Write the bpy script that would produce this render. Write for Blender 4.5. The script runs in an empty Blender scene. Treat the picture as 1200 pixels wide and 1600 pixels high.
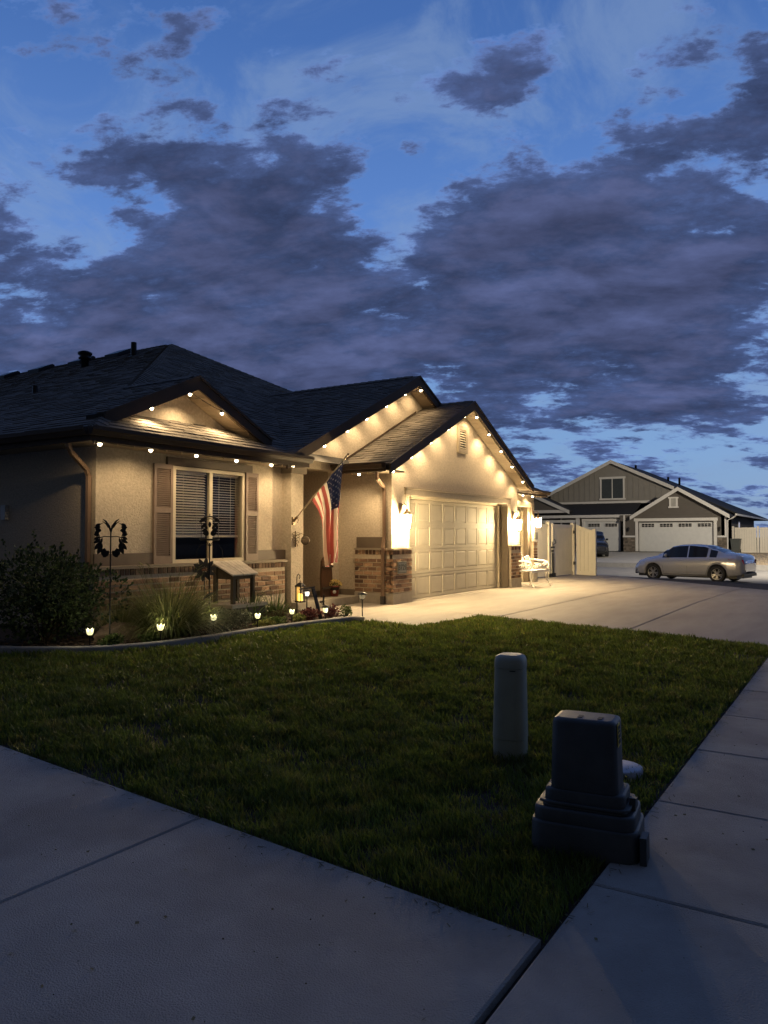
import bpy, math, random
import numpy as np
from mathutils import Vector, Matrix
R=random.Random(7)
S=bpy.context.scene
COL=S.collection
rad=math.radians
# ------------------------------------------------------------------ camera
cd=bpy.data.cameras.new('camera'); cam=bpy.data.objects.new('camera',cd); COL.objects.link(cam)
cam.location=(0,0,1.345)
cam.rotation_euler=(rad(90+1.845),0,rad(32.3-90))
cd.sensor_fit='VERTICAL'; cd.sensor_height=36; cd.lens=1180/1600*36
cd.clip_start=.05; cd.clip_end=3000
S.camera=cam
# ------------------------------------------------------------------ render / exposure
S.render.engine='CYCLES'
S.view_settings.view_transform='Standard'; S.view_settings.look='None'
S.view_settings.exposure=0; S.view_settings.gamma=1; S.view_settings.use_curve_mapping=False
S.cycles.max_bounces=6
# ------------------------------------------------------------------ world: dusk sky with broken cloud
W=bpy.data.worlds.new('World'); S.world=W; W.use_nodes=True
nt=W.node_tree; nt.nodes.clear()
def N(t,**k):
    n=nt.nodes.new(t)
    for a,b in k.items(): setattr(n,a,b)
    return n
def L(a,b): nt.links.new(a,b)
def M(op,a,b=None,c=None,clamp=False):
    n=N('ShaderNodeMath',operation=op); n.use_clamp=clamp
    for i,v in enumerate((a,b,c)):
        if v is None: continue
        if hasattr(v,'links') or hasattr(v,'is_linked'): L(v,n.inputs[i])
        else: n.inputs[i].default_value=v
    return n.outputs[0]
SUN_EL=rad(-1.5); SUN_AZ=rad(-6)      # just set, beyond the far house
sky=N('ShaderNodeTexSky',sky_type='NISHITA'); sky.sun_disc=False
sky.sun_elevation=rad(1.0); sky.sun_rotation=rad(90)-SUN_AZ
sky.ozone_density=4.0; sky.air_density=1.0; sky.dust_density=.6
geo=N('ShaderNodeTexCoord'); D=geo.outputs['Generated']
sep=N('ShaderNodeSeparateXYZ'); L(D,sep.inputs[0])
z=M('MAXIMUM',sep.outputs[2],0.0)
zz=M('ADD',z,.30)
# cloud-layer coordinates, turned so that the cloud streets lie across the line of sight
fa_,fb_=math.cos(rad(25)),math.sin(rad(25))
cx=M('MULTIPLY',M('DIVIDE',M('ADD',M('MULTIPLY',sep.outputs[0],fa_),M('MULTIPLY',sep.outputs[1],fb_)),zz),1.75)
cy=M('DIVIDE',M('SUBTRACT',M('MULTIPLY',sep.outputs[1],fa_),M('MULTIPLY',sep.outputs[0],fb_)),zz)
comb=N('ShaderNodeCombineXYZ'); L(cx,comb.inputs[0]); L(cy,comb.inputs[1]); comb.inputs[2].default_value=.35
def noise(vec,scale,detail,rough,lac=2.0,dist=0.0):
    n=N('ShaderNodeTexNoise'); n.inputs['Scale'].default_value=scale; n.inputs['Detail'].default_value=detail
    n.inputs['Roughness'].default_value=rough; n.inputs['Lacunarity'].default_value=lac; n.inputs['Distortion'].default_value=dist
    L(vec,n.inputs['Vector']); return n
n1=noise(comb.outputs[0],3.6,12,.58,2.1,.12)
n2=noise(comb.outputs[0],11,12,.64,2.1,.15)
dens=M('ADD',M('MULTIPLY',n1.outputs[0],1.75),M('MULTIPLY_ADD',n2.outputs[0],1.05,-.94))
def pdir(px,py):
    f=1180;p=math.atan(38/f);az=rad(32.3);a=(px-600)/f;b=(800-py)/f
    fw=math.cos(p)-b*math.sin(p);up=math.sin(p)+b*math.cos(p)
    return Vector((fw*math.cos(az)+a*math.sin(az),fw*math.sin(az)-a*math.cos(az),up)).normalized()
# banks and gaps of the cloud cover, each a soft region of the sky (direction, radius, weight)
BL=[((50,90),7,-.08),((80,290),3.6,-.12),((20,200),5,-.05),((200,332),2.6,-.20),((90,345),2.6,-.16),((400,110),3,-.08),((250,165),2.0,-.12),((620,355),3.4,-.20),((690,280),4,-.17),((545,275),3.3,-.14),((420,290),2.2,-.10),((330,150),2.2,-.08),((130,170),3,-.07),((600,110),5,-.06),
    ((900,90),9,-.10),((1060,120),8,-.07),((860,220),3.4,-.09),
    ((1010,675),2.6,-.12),((1150,655),3.0,-.13),((920,690),2.4,-.10),((1190,715),3.0,-.10),((1080,725),3,-.08),
    ((160,262),2.2,.10),((230,250),2.2,.09),((300,230),2.6,.12),((380,190),2.2,.05),((510,190),3.0,.17),((240,95),2.6,.15),((800,110),2.0,.04),((775,160),2.0,.08),((720,195),2.2,.12),((665,222),2.0,.11),((620,240),1.8,.08),((10,165),1.6,.13),
    ((60,450),10,.13),((250,400),7,.11),((430,430),7,.14),((330,530),11,.09),((740,350),4,.12),((800,400),6,.10),((960,330),8,.13),((1150,260),7,.13),((820,540),11,.17),((600,520),10,.17),((1100,450),11,.16),((250,640),14,.12),((1000,590),5,.12),((1180,560),6,.12)]
bias=None
for (px,py),rd,w in BL:
    c=pdir(px,py)
    v=N('ShaderNodeVectorMath',operation='DOT_PRODUCT'); nz=N('ShaderNodeVectorMath',operation='NORMALIZE'); L(D,nz.inputs[0]); L(nz.outputs[0],v.inputs[0]); v.inputs[1].default_value=c
    mr=N('ShaderNodeMapRange',interpolation_type='SMOOTHERSTEP'); L(v.outputs['Value'],mr.inputs[0])
    mr.inputs[1].default_value=math.cos(rad(rd*1.55)); mr.inputs[2].default_value=1-(1-math.cos(rad(rd*1.55)))*.02
    mr.inputs[3].default_value=0; mr.inputs[4].default_value=w
    bias=mr.outputs[0] if bias is None else M('ADD',bias,mr.outputs[0])
# away from the view the overcast closes up, as the dim ground light implies
fwd=N('ShaderNodeVectorMath',operation='DOT_PRODUCT'); L(D,fwd.inputs[0]); fwd.inputs[1].default_value=pdir(600,500)
cl=N('ShaderNodeMapRange',interpolation_type='SMOOTHSTEP'); L(fwd.outputs['Value'],cl.inputs[0]); cl.inputs[1].default_value=.75; cl.inputs[2].default_value=.2; cl.inputs[3].default_value=0; cl.inputs[4].default_value=.10
dens=M('ADD',M('ADD',dens,bias),cl.outputs[0])
cov=N('ShaderNodeMapRange',interpolation_type='SMOOTHSTEP'); L(dens,cov.inputs[0]); cov.inputs[1].default_value=.40; cov.inputs[2].default_value=.63
# clear sky: physical sky, and the deepening blue of dusk with height
clear=N('ShaderNodeValToRGB'); L(z,clear.inputs[0])
e=clear.color_ramp.elements; e[0].position=0; e[0].color=(.27,.44,.66,1); e[1].position=.75; e[1].color=(.045,.115,.37,1)
for p_,c_ in ((.10,(.26,.46,.80,1)),(.36,(.15,.32,.78,1)),(.55,(.08,.20,.56,1))):
    k=clear.color_ramp.elements.new(p_); k.color=c_
skym=N('ShaderNodeMixRGB',blend_type='MIX'); skym.inputs[0].default_value=.88
sks=N('ShaderNodeMixRGB',blend_type='MULTIPLY'); sks.inputs[0].default_value=1; L(sky.outputs[0],sks.inputs[1]); sks.inputs[2].default_value=(.12,.12,.12,1)
L(sks.outputs[0],skym.inputs[1]); L(clear.outputs[0],skym.inputs[2])
# cloud tone: thin edges pale, thick cores slate
tone=N('ShaderNodeValToRGB'); L(dens,tone.inputs[0])
e=tone.color_ramp.elements; e[0].position=.42; e[0].color=(.20,.35,.74,1); e[1].position=1.0; e[1].color=(.072,.092,.20,1)
for p_,c_ in ((.48,(.155,.255,.56,1)),(.55,(.11,.17,.39,1)),(.64,(.068,.106,.25,1)),(.78,(.054,.080,.185,1))):
    k=tone.color_ramp.elements.new(p_); k.color=c_
n3=noise(comb.outputs[0],4.5,8,.6,2.1,.3)
# relief: the side of a cloud towards the brighter upper sky is paler
sh=N('ShaderNodeVectorMath',operation='MULTIPLY_ADD'); L(comb.outputs[0],sh.inputs[0]); sh.inputs[1].default_value=(.965,.985,1); sh.inputs[2].default_value=(0,0,0)
n1b=noise(sh.outputs[0],3.6,12,.58,2.1,.12)
rel=M('MULTIPLY_ADD',M('SUBTRACT',n1.outputs[0],n1b.outputs[0]),1.6,1.0)
rel=M('MAXIMUM',M('MINIMUM',rel,1.35),.8)
tv=N('ShaderNodeMapRange'); L(n3.outputs[0],tv.inputs[0]); tv.inputs[1].default_value=.3; tv.inputs[2].default_value=.7; tv.inputs[3].default_value=.74; tv.inputs[4].default_value=1.36
tm=N('ShaderNodeVectorMath',operation='SCALE'); L(tone.outputs[0],tm.inputs[0]); L(M('MULTIPLY',tv.outputs[0],rel),tm.inputs['Scale'])
# thin high veil over the clear blue
st=N('ShaderNodeVectorMath',operation='MULTIPLY'); L(comb.outputs[0],st.inputs[0]); st.inputs[1].default_value=(.7,1.3,1)
nv=noise(st.outputs[0],2.6,9,.6,2.2,.8)
vl=N('ShaderNodeMapRange',interpolation_type='SMOOTHSTEP'); L(nv.outputs[0],vl.inputs[0]); vl.inputs[1].default_value=.44; vl.inputs[2].default_value=.68; vl.inputs[4].default_value=.5
veil=N('ShaderNodeMixRGB'); L(vl.outputs[0],veil.inputs[0]); L(skym.outputs[0],veil.inputs[1]); veil.inputs[2].default_value=(.26,.38,.62,1)
skym=veil
mix=N('ShaderNodeMixRGB'); L(cov.outputs[0],mix.inputs[0]); L(skym.outputs[0],mix.inputs[1]); L(tm.outputs[0],mix.inputs[2])
fo=N('ShaderNodeMapRange',interpolation_type='SMOOTHSTEP'); L(fwd.outputs['Value'],fo.inputs[0]); fo.inputs[1].default_value=.80; fo.inputs[2].default_value=-.4; fo.inputs[3].default_value=0.0; fo.inputs[4].default_value=1.0
fm_=N('ShaderNodeMixRGB'); L(fo.outputs[0],fm_.inputs[0]); fm_.inputs[1].default_value=(1,1,1,1); fm_.inputs[2].default_value=(.30,.20,.12,1)
fs_=N('ShaderNodeVectorMath',operation='MULTIPLY'); L(mix.outputs[0],fs_.inputs[0]); L(fm_.outputs[0],fs_.inputs[1])
bg=N('ShaderNodeBackground'); L(fs_.outputs[0],bg.inputs[0]); bg.inputs[1].default_value=.9
wo=N('ShaderNodeOutputWorld'); L(bg.outputs[0],wo.inputs[0])
# last glow of the set sun behind cloud
sd=bpy.data.lights.new('sun','SUN'); sd.energy=.02; sd.angle=rad(12); sd.color=(1,.86,.75)
sun=bpy.data.objects.new('sun',sd); COL.objects.link(sun)
dv=Vector((math.cos(SUN_AZ)*math.cos(rad(5)),math.sin(SUN_AZ)*math.cos(rad(5)),math.sin(rad(5))))
sun.rotation_euler=dv.to_track_quat('Z','Y').to_euler()

# ------------------------------------------------------------------ helpers
MATS={}
def mat(name,col,rough=.8,var=.15,vs=6.,bump=0.,bs=60.,metal=0.,spec=.5,obj=False,isl=0.,emit=None,es=0.,coat=0.,stretch=None,trans=0.,col2=None,c2s=3.,c2t=.5):
    """procedural surface: base colour with mottling, per-piece variation and fine relief"""
    if name in MATS: return MATS[name]
    m=bpy.data.materials.new(name); m.use_nodes=True; t=m.node_tree; ns=t.nodes; lk=t.links.new
    b=ns['Principled BSDF']; b.inputs['Roughness'].default_value=rough; b.inputs['Metallic'].default_value=metal
    b.inputs['Specular IOR Level'].default_value=spec
    tc=ns.new('ShaderNodeTexCoord'); vec=tc.outputs['Object']
    if not obj:
        g=ns.new('ShaderNodeNewGeometry'); vec=g.outputs['Position']
    if stretch:
        mp=ns.new('ShaderNodeMapping'); mp.inputs['Scale'].default_value=stretch; lk(vec,mp.inputs[0]); svec=mp.outputs[0]
    else: svec=vec
    n=ns.new('ShaderNodeTexNoise'); n.inputs['Scale'].default_value=vs; n.inputs['Detail'].default_value=6; n.inputs['Roughness'].default_value=.6; lk(svec,n.inputs['Vector'])
    mr=ns.new('ShaderNodeMapRange'); lk(n.outputs[0],mr.inputs[0]); mr.inputs[1].default_value=.3; mr.inputs[2].default_value=.7; mr.inputs[3].default_value=1-var; mr.inputs[4].default_value=1+var
    val=mr.outputs[0]
    if isl:
        g2=ns.new('ShaderNodeNewGeometry'); oi=ns.new('ShaderNodeObjectInfo')
        ad=ns.new('ShaderNodeMath'); ad.operation='ADD'; lk(g2.outputs['Random Per Island'],ad.inputs[0]); lk(oi.outputs['Random'],ad.inputs[1])
        fr=ns.new('ShaderNodeMath'); fr.operation='FRACT'; lk(ad.outputs[0],fr.inputs[0])
        m2=ns.new('ShaderNodeMapRange'); lk(fr.outputs[0],m2.inputs[0]); m2.inputs[3].default_value=1-isl; m2.inputs[4].default_value=1+isl
        mu=ns.new('ShaderNodeMath'); mu.operation='MULTIPLY'; lk(val,mu.inputs[0]); lk(m2.outputs[0],mu.inputs[1]); val=mu.outputs[0]; rnd=fr.outputs[0]
    base=None
    if col2:
        mx=ns.new('ShaderNodeMixRGB'); mx.inputs[1].default_value=(*col,1); mx.inputs[2].default_value=(*col2,1)
        if isl and c2s==0: lk(rnd,mx.inputs[0])
        else:
            nn=ns.new('ShaderNodeTexNoise'); nn.inputs['Scale'].default_value=c2s; nn.inputs['Detail'].default_value=5; lk(svec,nn.inputs['Vector'])
            r2=ns.new('ShaderNodeMapRange'); lk(nn.outputs[0],r2.inputs[0]); r2.inputs[1].default_value=c2t; r2.inputs[2].default_value=c2t+.15; lk(r2.outputs[0],mx.inputs[0])
        base=mx.outputs[0]
    sc=ns.new('ShaderNodeVectorMath'); sc.operation='SCALE'
    if base is None: sc.inputs[0].default_value=col
    else: lk(base,sc.inputs[0])
    lk(val,sc.inputs['Scale']); lk(sc.outputs[0],b.inputs['Base Color'])
    if bump:
        bn=ns.new('ShaderNodeTexNoise'); bn.inputs['Scale'].default_value=bs; bn.inputs['Detail'].default_value=4; lk(vec,bn.inputs['Vector'])
        bp=ns.new('ShaderNodeBump'); bp.inputs['Strength'].default_value=bump; bp.inputs['Distance'].default_value=.01; lk(bn.outputs[0],bp.inputs['Height']); lk(bp.outputs[0],b.inputs['Normal'])
    if emit: b.inputs['Emission Color'].default_value=(*emit,1); b.inputs['Emission Strength'].default_value=es
    if coat: b.inputs['Coat Weight'].default_value=coat; b.inputs['Coat Roughness'].default_value=.05
    if trans:
        # thin leaf: light passes through
        tr=ns.new('ShaderNodeBsdfTranslucent'); lk(sc.outputs[0],tr.inputs[0]); ms=ns.new('ShaderNodeMixShader'); ms.inputs[0].default_value=trans
        out=ns['Material Output']; lk(b.outputs[0],ms.inputs[1]); lk(tr.outputs[0],ms.inputs[2]); lk(ms.outputs[0],out.inputs[0])
    MATS[name]=m; return m
def glassmat(name,tint=(.02,.025,.03),refl=.5,alpha=.35):
    if name in MATS: return MATS[name]
    m=bpy.data.materials.new(name); m.use_nodes=True; t=m.node_tree; ns=t.nodes; ns.remove(ns['Principled BSDF'])
    tr=ns.new('ShaderNodeBsdfTransparent'); tr.inputs[0].default_value=(*[1-alpha]*3,1); gl=ns.new('ShaderNodeBsdfGlossy'); gl.inputs['Roughness'].default_value=.02
    lw=ns.new('ShaderNodeLayerWeight'); lw.inputs[0].default_value=.5; pw=ns.new('ShaderNodeMath'); pw.operation='POWER'; t.links.new(lw.outputs['Facing'],pw.inputs[0]); pw.inputs[1].default_value=5; fr=ns.new('ShaderNodeMath'); fr.operation='MULTIPLY_ADD'; t.links.new(pw.outputs[0],fr.inputs[0]); fr.inputs[1].default_value=.95; fr.inputs[2].default_value=.05; mx=ns.new('ShaderNodeMixShader')
    t.links.new(fr.outputs[0],mx.inputs[0]); t.links.new(tr.outputs[0],mx.inputs[1]); t.links.new(gl.outputs[0],mx.inputs[2]); t.links.new(mx.outputs[0],ns['Material Output'].inputs[0])
    MATS[name]=m; return m

WL={}   # world location of each parent
def tag(o,label=None,cat=None,group=None,kind=None):
    if label: o['label']=label
    if cat: o['category']=cat
    if group: o['group']=group
    if kind: o['kind']=kind
    return o
def empty(name,loc=(0,0,0),label=None,cat=None,group=None,kind=None,parent=None):
    o=bpy.data.objects.new(name,None); COL.objects.link(o); o.empty_display_size=.1
    base=Vector((0,0,0))
    if parent is not None: o.parent=parent; base=WL[parent.name]
    o.location=Vector(loc)-base; WL[o.name]=Vector(loc)
    return tag(o,label,cat,group,kind)
class MB:
    def __init__(s): s.v=[]; s.f=[]; s.m=[]; s.sm=[]; s.k=0; s.s=False
    def add(s,vs,fs,k=None,sm=None):
        n=len(s.v); s.v+= [tuple(p) for p in vs]; s.f+=[[n+i for i in f] for f in fs]
        s.m+=[s.k if k is None else k]*len(fs); s.sm+=[s.s if sm is None else sm]*len(fs); return s
    def box(s,x0,x1,y0,y1,z0,z1,k=None):
        return s.add([(x0,y0,z0),(x1,y0,z0),(x1,y1,z0),(x0,y1,z0),(x0,y0,z1),(x1,y0,z1),(x1,y1,z1),(x0,y1,z1)],
            [(0,3,2,1),(4,5,6,7),(0,1,5,4),(1,2,6,5),(2,3,7,6),(3,0,4,7)],k)
    def prism(s,pts,d,k=None):
        """polygon (3D points) swept by vector d"""
        n=len(pts); d=Vector(d); P=[Vector(p) for p in pts]; Q=[p+d for p in P]
        nr=Vector((0,0,0))
        for i in range(n): nr+=P[i].cross(P[(i+1)%n])
        a=list(range(n)); fl=nr.dot(d)>0
        fs=[a[::-1] if fl else a, [i+n for i in a] if fl else [i+n for i in a][::-1]]
        for i in range(n):
            j=(i+1)%n; fs.append((i,j,j+n,i+n) if fl else (j,i,i+n,j+n))
        return s.add(P+Q,fs,k)
    def tube(s,pts,r,n=8,k=None,cap=True,sm=True):
        P=[Vector(p) for p in pts]; rr=r if isinstance(r,(list,tuple)) else [r]*len(P); vs=[]; 
        up=None
        for i,p in enumerate(P):
            t=(P[min(i+1,len(P)-1)]-P[max(i-1,0)]).normalized()
            if up is None: up=Vector((0,0,1)) if abs(t.z)<.9 else Vector((1,0,0))
            a=(up-t*up.dot(t)); a=a.normalized() if a.length>1e-6 else t.orthogonal().normalized(); up=a; b=t.cross(a)
            for j in range(n):
                q=2*math.pi*j/n; vs.append(p+(a*math.cos(q)+b*math.sin(q))*rr[i])
        fs=[]
        for i in range(len(P)-1):
            for j in range(n):
                k2=(j+1)%n; fs.append((i*n+j,i*n+k2,(i+1)*n+k2,(i+1)*n+j))
        s.add(vs,fs,k,sm)
        if cap: s.add(vs[:n],[list(range(n))[::-1]],k,False); s.add(vs[-n:],[list(range(n))],k,False)
        return s
    def lathe(s,prof,c=(0,0,0),n=16,k=None,sm=True,sx=1,sy=1,cap=True):
        c=Vector(c); vs=[]
        for r,z in prof:
            for j in range(n): q=2*math.pi*j/n; vs.append(c+Vector((r*math.cos(q)*sx,r*math.sin(q)*sy,z)))
        fs=[]
        for i in range(len(prof)-1):
            for j in range(n):
                j2=(j+1)%n; fs.append((i*n+j,i*n+j2,(i+1)*n+j2,(i+1)*n+j))
        s.add(vs,fs,k,sm)
        if cap and prof[-1][0]>1e-4: s.add(vs[-n:],[list(range(n))],k,False)
        return s
    def build(s,name,mats,parent=None,label=None,cat=None,group=None,kind=None,origin=None):
        if not isinstance(mats,(list,tuple)): mats=[mats]
        me=bpy.data.meshes.new(name)
        base=Vector((0,0,0)) if parent is None else WL[parent.name]
        org=base if origin is None else Vector(origin)
        me.from_pydata([(Vector(p)-org) for p in s.v],[],s.f)
        for m in mats: me.materials.append(m)
        me.polygons.foreach_set('material_index',s.m); me.polygons.foreach_set('use_smooth',s.sm); me.update()
        o=bpy.data.objects.new(name,me); COL.objects.link(o)
        if parent is not None: o.parent=parent
        o.location=org-base; WL[o.name]=org
        return tag(o,label,cat,group,kind)
def kids(o): return [c for c in bpy.data.objects if c.parent==o]
def copy_tree(o,loc=None,rz=None,label=None,parent=None,sc=None):
    c=o.copy(); COL.objects.link(c)
    if parent is not None: c.parent=parent
    if loc is not None: c.location=loc
    if rz is not None: c.rotation_euler[2]=rz
    if sc is not None: c.scale=(sc,sc,sc)
    if label: c['label']=label
    for ch in kids(o): copy_tree(ch,parent=c)
    return c
def light(name,typ,loc,power,color,parent=None,size=.02,direc=None,spot=None,blend=.6):
    ld=bpy.data.lights.new(name,typ); ld.energy=power; ld.color=color
    if typ in('POINT','SPOT'): ld.shadow_soft_size=size
    if spot: ld.spot_size=rad(spot); ld.spot_blend=blend
    o=bpy.data.objects.new(name,ld); COL.objects.link(o)
    base=Vector((0,0,0))
    if parent is not None: o.parent=parent; base=WL[parent.name]
    o.location=Vector(loc)-base
    if direc: o.rotation_euler=(-Vector(direc)).to_track_quat('Z','Y').to_euler()
    return o

# ------------------------------------------------------------------ materials
stucco=mat('stucco',(.47,.40,.31),.95,.16,26,1.0,42)
trimc=mat('tan_trim',(.27,.225,.17),.8,.1,8,.3,60)
fascia=mat('brown_fascia',(.075,.052,.036),.65,.1,5,spec=.25)
soff=mat('soffit_panel',(.30,.24,.17),.6,.08,5)
shing=mat('asphalt_shingle',(.155,.133,.108),.95,.18,30,.7,160,isl=.30)
shade=mat('roof_underlay',(.03,.027,.024),.95,.1)
brickm=mat('brick_clay',(.15,.078,.048),.9,.22,40,.6,120,isl=.45,col2=(.31,.20,.125),c2s=0)
mortar=mat('mortar',(.50,.43,.33),.95,.12,20,.5,90)
footing=mat('concrete_footing',(.36,.32,.26),.9,.12,8,.5,60)
conc=mat('sidewalk_concrete',(.335,.315,.29),.85,.13,3.2,.9,150,col2=(.262,.245,.228),c2s=1.3,c2t=.47)
dconc=mat('driveway_concrete',(.335,.295,.245),.8,.12,2.2,.3,160,stretch=(.35,1.6,1),col2=(.255,.222,.185),c2s=1.1,c2t=.53)
asph=mat('asphalt',(.21,.20,.185),.85,.15,2,.5,120)
soil=mat('dark_soil',(.028,.020,.014),.95,.3,12,.8,40)
gravelm=mat('tan_gravel',(.36,.29,.20),.95,.4,25,1,30)
doorp=mat('garage_door_paint',(.40,.36,.29),.75,.05,5,.15,200)
white=mat('white_paint',(.72,.70,.66),.5,.05,4)
vinyl=mat('vinyl_fence',(.76,.71,.61),.45,.05,3)
shut=mat('shutter_paint',(.19,.135,.105),.55,.08,8)
black=mat('black_metal',(.012,.012,.013),.45,.1,20,metal=.3)
darkdoor=mat('dark_door',(.045,.032,.02),.5,.1,6)
copper=mat('downspout_metal',(.24,.16,.11),.4,.08,6,metal=.3)
blindm=mat('window_blind',(.62,.56,.46),.6,.05,5)
glass=glassmat('window_glass',alpha=.12)
intd=mat('dark_interior',(.012,.011,.010),.9,.1)
WARM=(1.0,.72,.395)
bulbm=mat('lamp_glow',(.9,.8,.6),.5,0,emit=(1,.80,.50),es=28)
lgm=mat('lantern_glow',(.9,.8,.6),.5,0,emit=(1,.74,.38),es=1400)
solarm=mat('solar_glow',(.8,.8,.6),.5,0,emit=(1,.90,.46),es=1.25)

# ------------------------------------------------------------------ terrain
def gz(x,y):
    if y<1.03: b=-.175
    elif y<6.5: b=-.175+(y-1.03)/5.47*.145
    else: b=min(0,-.03+(y-6.5)*.02)
    return b-.16*min(1,max(0,(x-18)/11))
g=MB(); g.add([(-800,-800,-.62),(1500,-800,-.62),(1500,1500,-.62),(-800,1500,-.62)],[(0,1,2,3)])
g.build('ground',mat('far_ground',(.06,.055,.04),.95,.3,.5),kind='structure')
def sheet(name,x0,x1,y0,y1,nx,ny,zf,m,parent=None,**k):
    b=MB(); vs=[];fs=[]
    for j in range(ny+1):
        for i in range(nx+1):
            x=x0+(x1-x0)*i/nx; y=y0+(y1-y0)*j/ny; vs.append((x,y,zf(x,y)))
    for j in range(ny):
        for i in range(nx):
            a=j*(nx+1)+i; fs.append((a,a+1,a+nx+2,a+nx+1))
    b.add(vs,fs,sm=True); return b.build(name,m,parent,**k)
sheet('yard_soil',2.2,29.5,1.0,34,60,66,lambda x,y:gz(x,y)-.035,soil,kind='structure')
sheet('street',-40,44,-60,60,2,2,lambda x,y:-.43,asph,kind='structure')
def slab(q,zf,m,parent,name='slab',nx=1,ny=1,gap=.0065,th=.09,ch=.009,lab=None,lift=0):
    """concrete slab over a quad q (ccw from low x low y), bevelled rim, following the terrain"""
    P=[Vector((*p,0)) for p in q]
    def bil(u,v): return (P[0]*(1-u)+P[1]*u)*(1-v)+(P[3]*(1-u)+P[2]*u)*v
    lu=(P[1]-P[0]).length; lv=(P[3]-P[0]).length
    us=[gap/lu,(gap+ch)/lu]+[i/nx for i in range(1,nx)]+[1-(gap+ch)/lu,1-gap/lu]
    vs_=[gap/lv,(gap+ch)/lv]+[i/ny for i in range(1,ny)]+[1-(gap+ch)/lv,1-gap/lv]
    b=MB(); vs=[]; nu=len(us); nv=len(vs_)
    dz=R.uniform(-.002,.002)
    for j,v in enumerate(vs_):
        for i,u in enumerate(us):
            p=bil(u,v); rim=(i in(0,nu-1)) or (j in(0,nv-1)); vs.append((p.x,p.y,zf(p.x,p.y)+dz+lift-(ch*.8 if rim else 0)))
    fs=[(j*nu+i,j*nu+i+1,(j+1)*nu+i+1,(j+1)*nu+i) for j in range(nv-1) for i in range(nu-1)]
    b.add(vs,fs,sm=False)
    ring=[i for i in range(nu)]+[j*nu+nu-1 for j in range(1,nv)]+[(nv-1)*nu+i for i in range(nu-2,-1,-1)]+[j*nu for j in range(nv-2,0,-1)]
    top=[vs[i] for i in ring]; n=len(ring)
    b.add(top+[(x,y,zq-th) for x,y,zq in top],[(i,i+n,(i+1)%n+n,(i+1)%n) for i in range(n)])
    o=b.build(name,m,parent)
    if lab: o['label']=lab
    return o
sw=empty('sidewalk',(0,0,-.3),kind='structure')
xs=[3.33+1.235*i for i in range(-5,18)]
for a,b_ in zip(xs,xs[1:]):
    slab([(a,-.22),(b_,-.22),(b_,1.03),(a,1.03)],gz,conc,sw,ny=1)
nd=empty('side_walkway',(0,0,-.3),kind='structure')
def ex(y): return 2.78+(y-1.05)*.055
for y0,y1 in((1.045,2.95),(2.95,5.08),(5.08,7.2),(7.2,9.4),(9.4,11.6)):
    for (k0,k1) in ((0,2.9),(2.9,5.8)):
        slab([(ex(y0)-k1,y0),(ex(y0)-k0,y0),(ex(y1)-k0,y1),(ex(y1)-k1,y1)],lambda x,y:max(gz(x,y),-.175)-(.0),conc,nd,nx=1,ny=2)
dr=empty('driveway',(12,4,-.2),kind='structure')
def dleft(y): return 11.8+.115*(y-1.03) if y<5.75 else 12.3
def dright(y): return 24.0+(y-1.1)*.72
rows=[1.04,3.12,5.40,7.93]
for r0,r1 in zip(rows,rows[1:]):
    x0a,x0b=dleft(r0),dleft(min(r1,5.7))
    if r0>5: x0a=x0b=12.35
    cuts=[0,1]
    for c0,c1 in zip(cuts,cuts[1:]):
        def px_(y,xa,c): return xa+(dright(y)-xa)*c
        slab([(px_(r0,x0a,c0),r0),(px_(r0,x0a,c1),r0),(px_(r1,x0b,c1),r1),(px_(r1,x0b,c0),r1)],gz,dconc,dr,nx=24,ny=3,gap=.010,ch=.010)
slab([(19.3,7.95),(29.4,7.95),(29.4,9.6),(19.3,9.6)],gz,dconc,dr,nx=16,ny=2)
slab([(13.4,7.94),(18.7,7.94),(18.7,8.4),(13.4,8.4)],gz,dconc,dr,nx=4)
slab([(21.1,9.6),(29.4,9.6),(29.4,16),(21.1,16)],gz,dconc,dr,nx=8,ny=4)
fw=empty('front_walk',(11,7,-.03),kind='structure')
slab([(10.25,5.85),(12.33,5.72),(12.33,7.92),(10.25,7.92)],gz,dconc,fw,nx=3,ny=3)
slab([(10.85,7.93),(12.78,7.93),(12.78,8.62),(10.85,8.62)],gz,dconc,fw,nx=2,ny=1)

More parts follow.
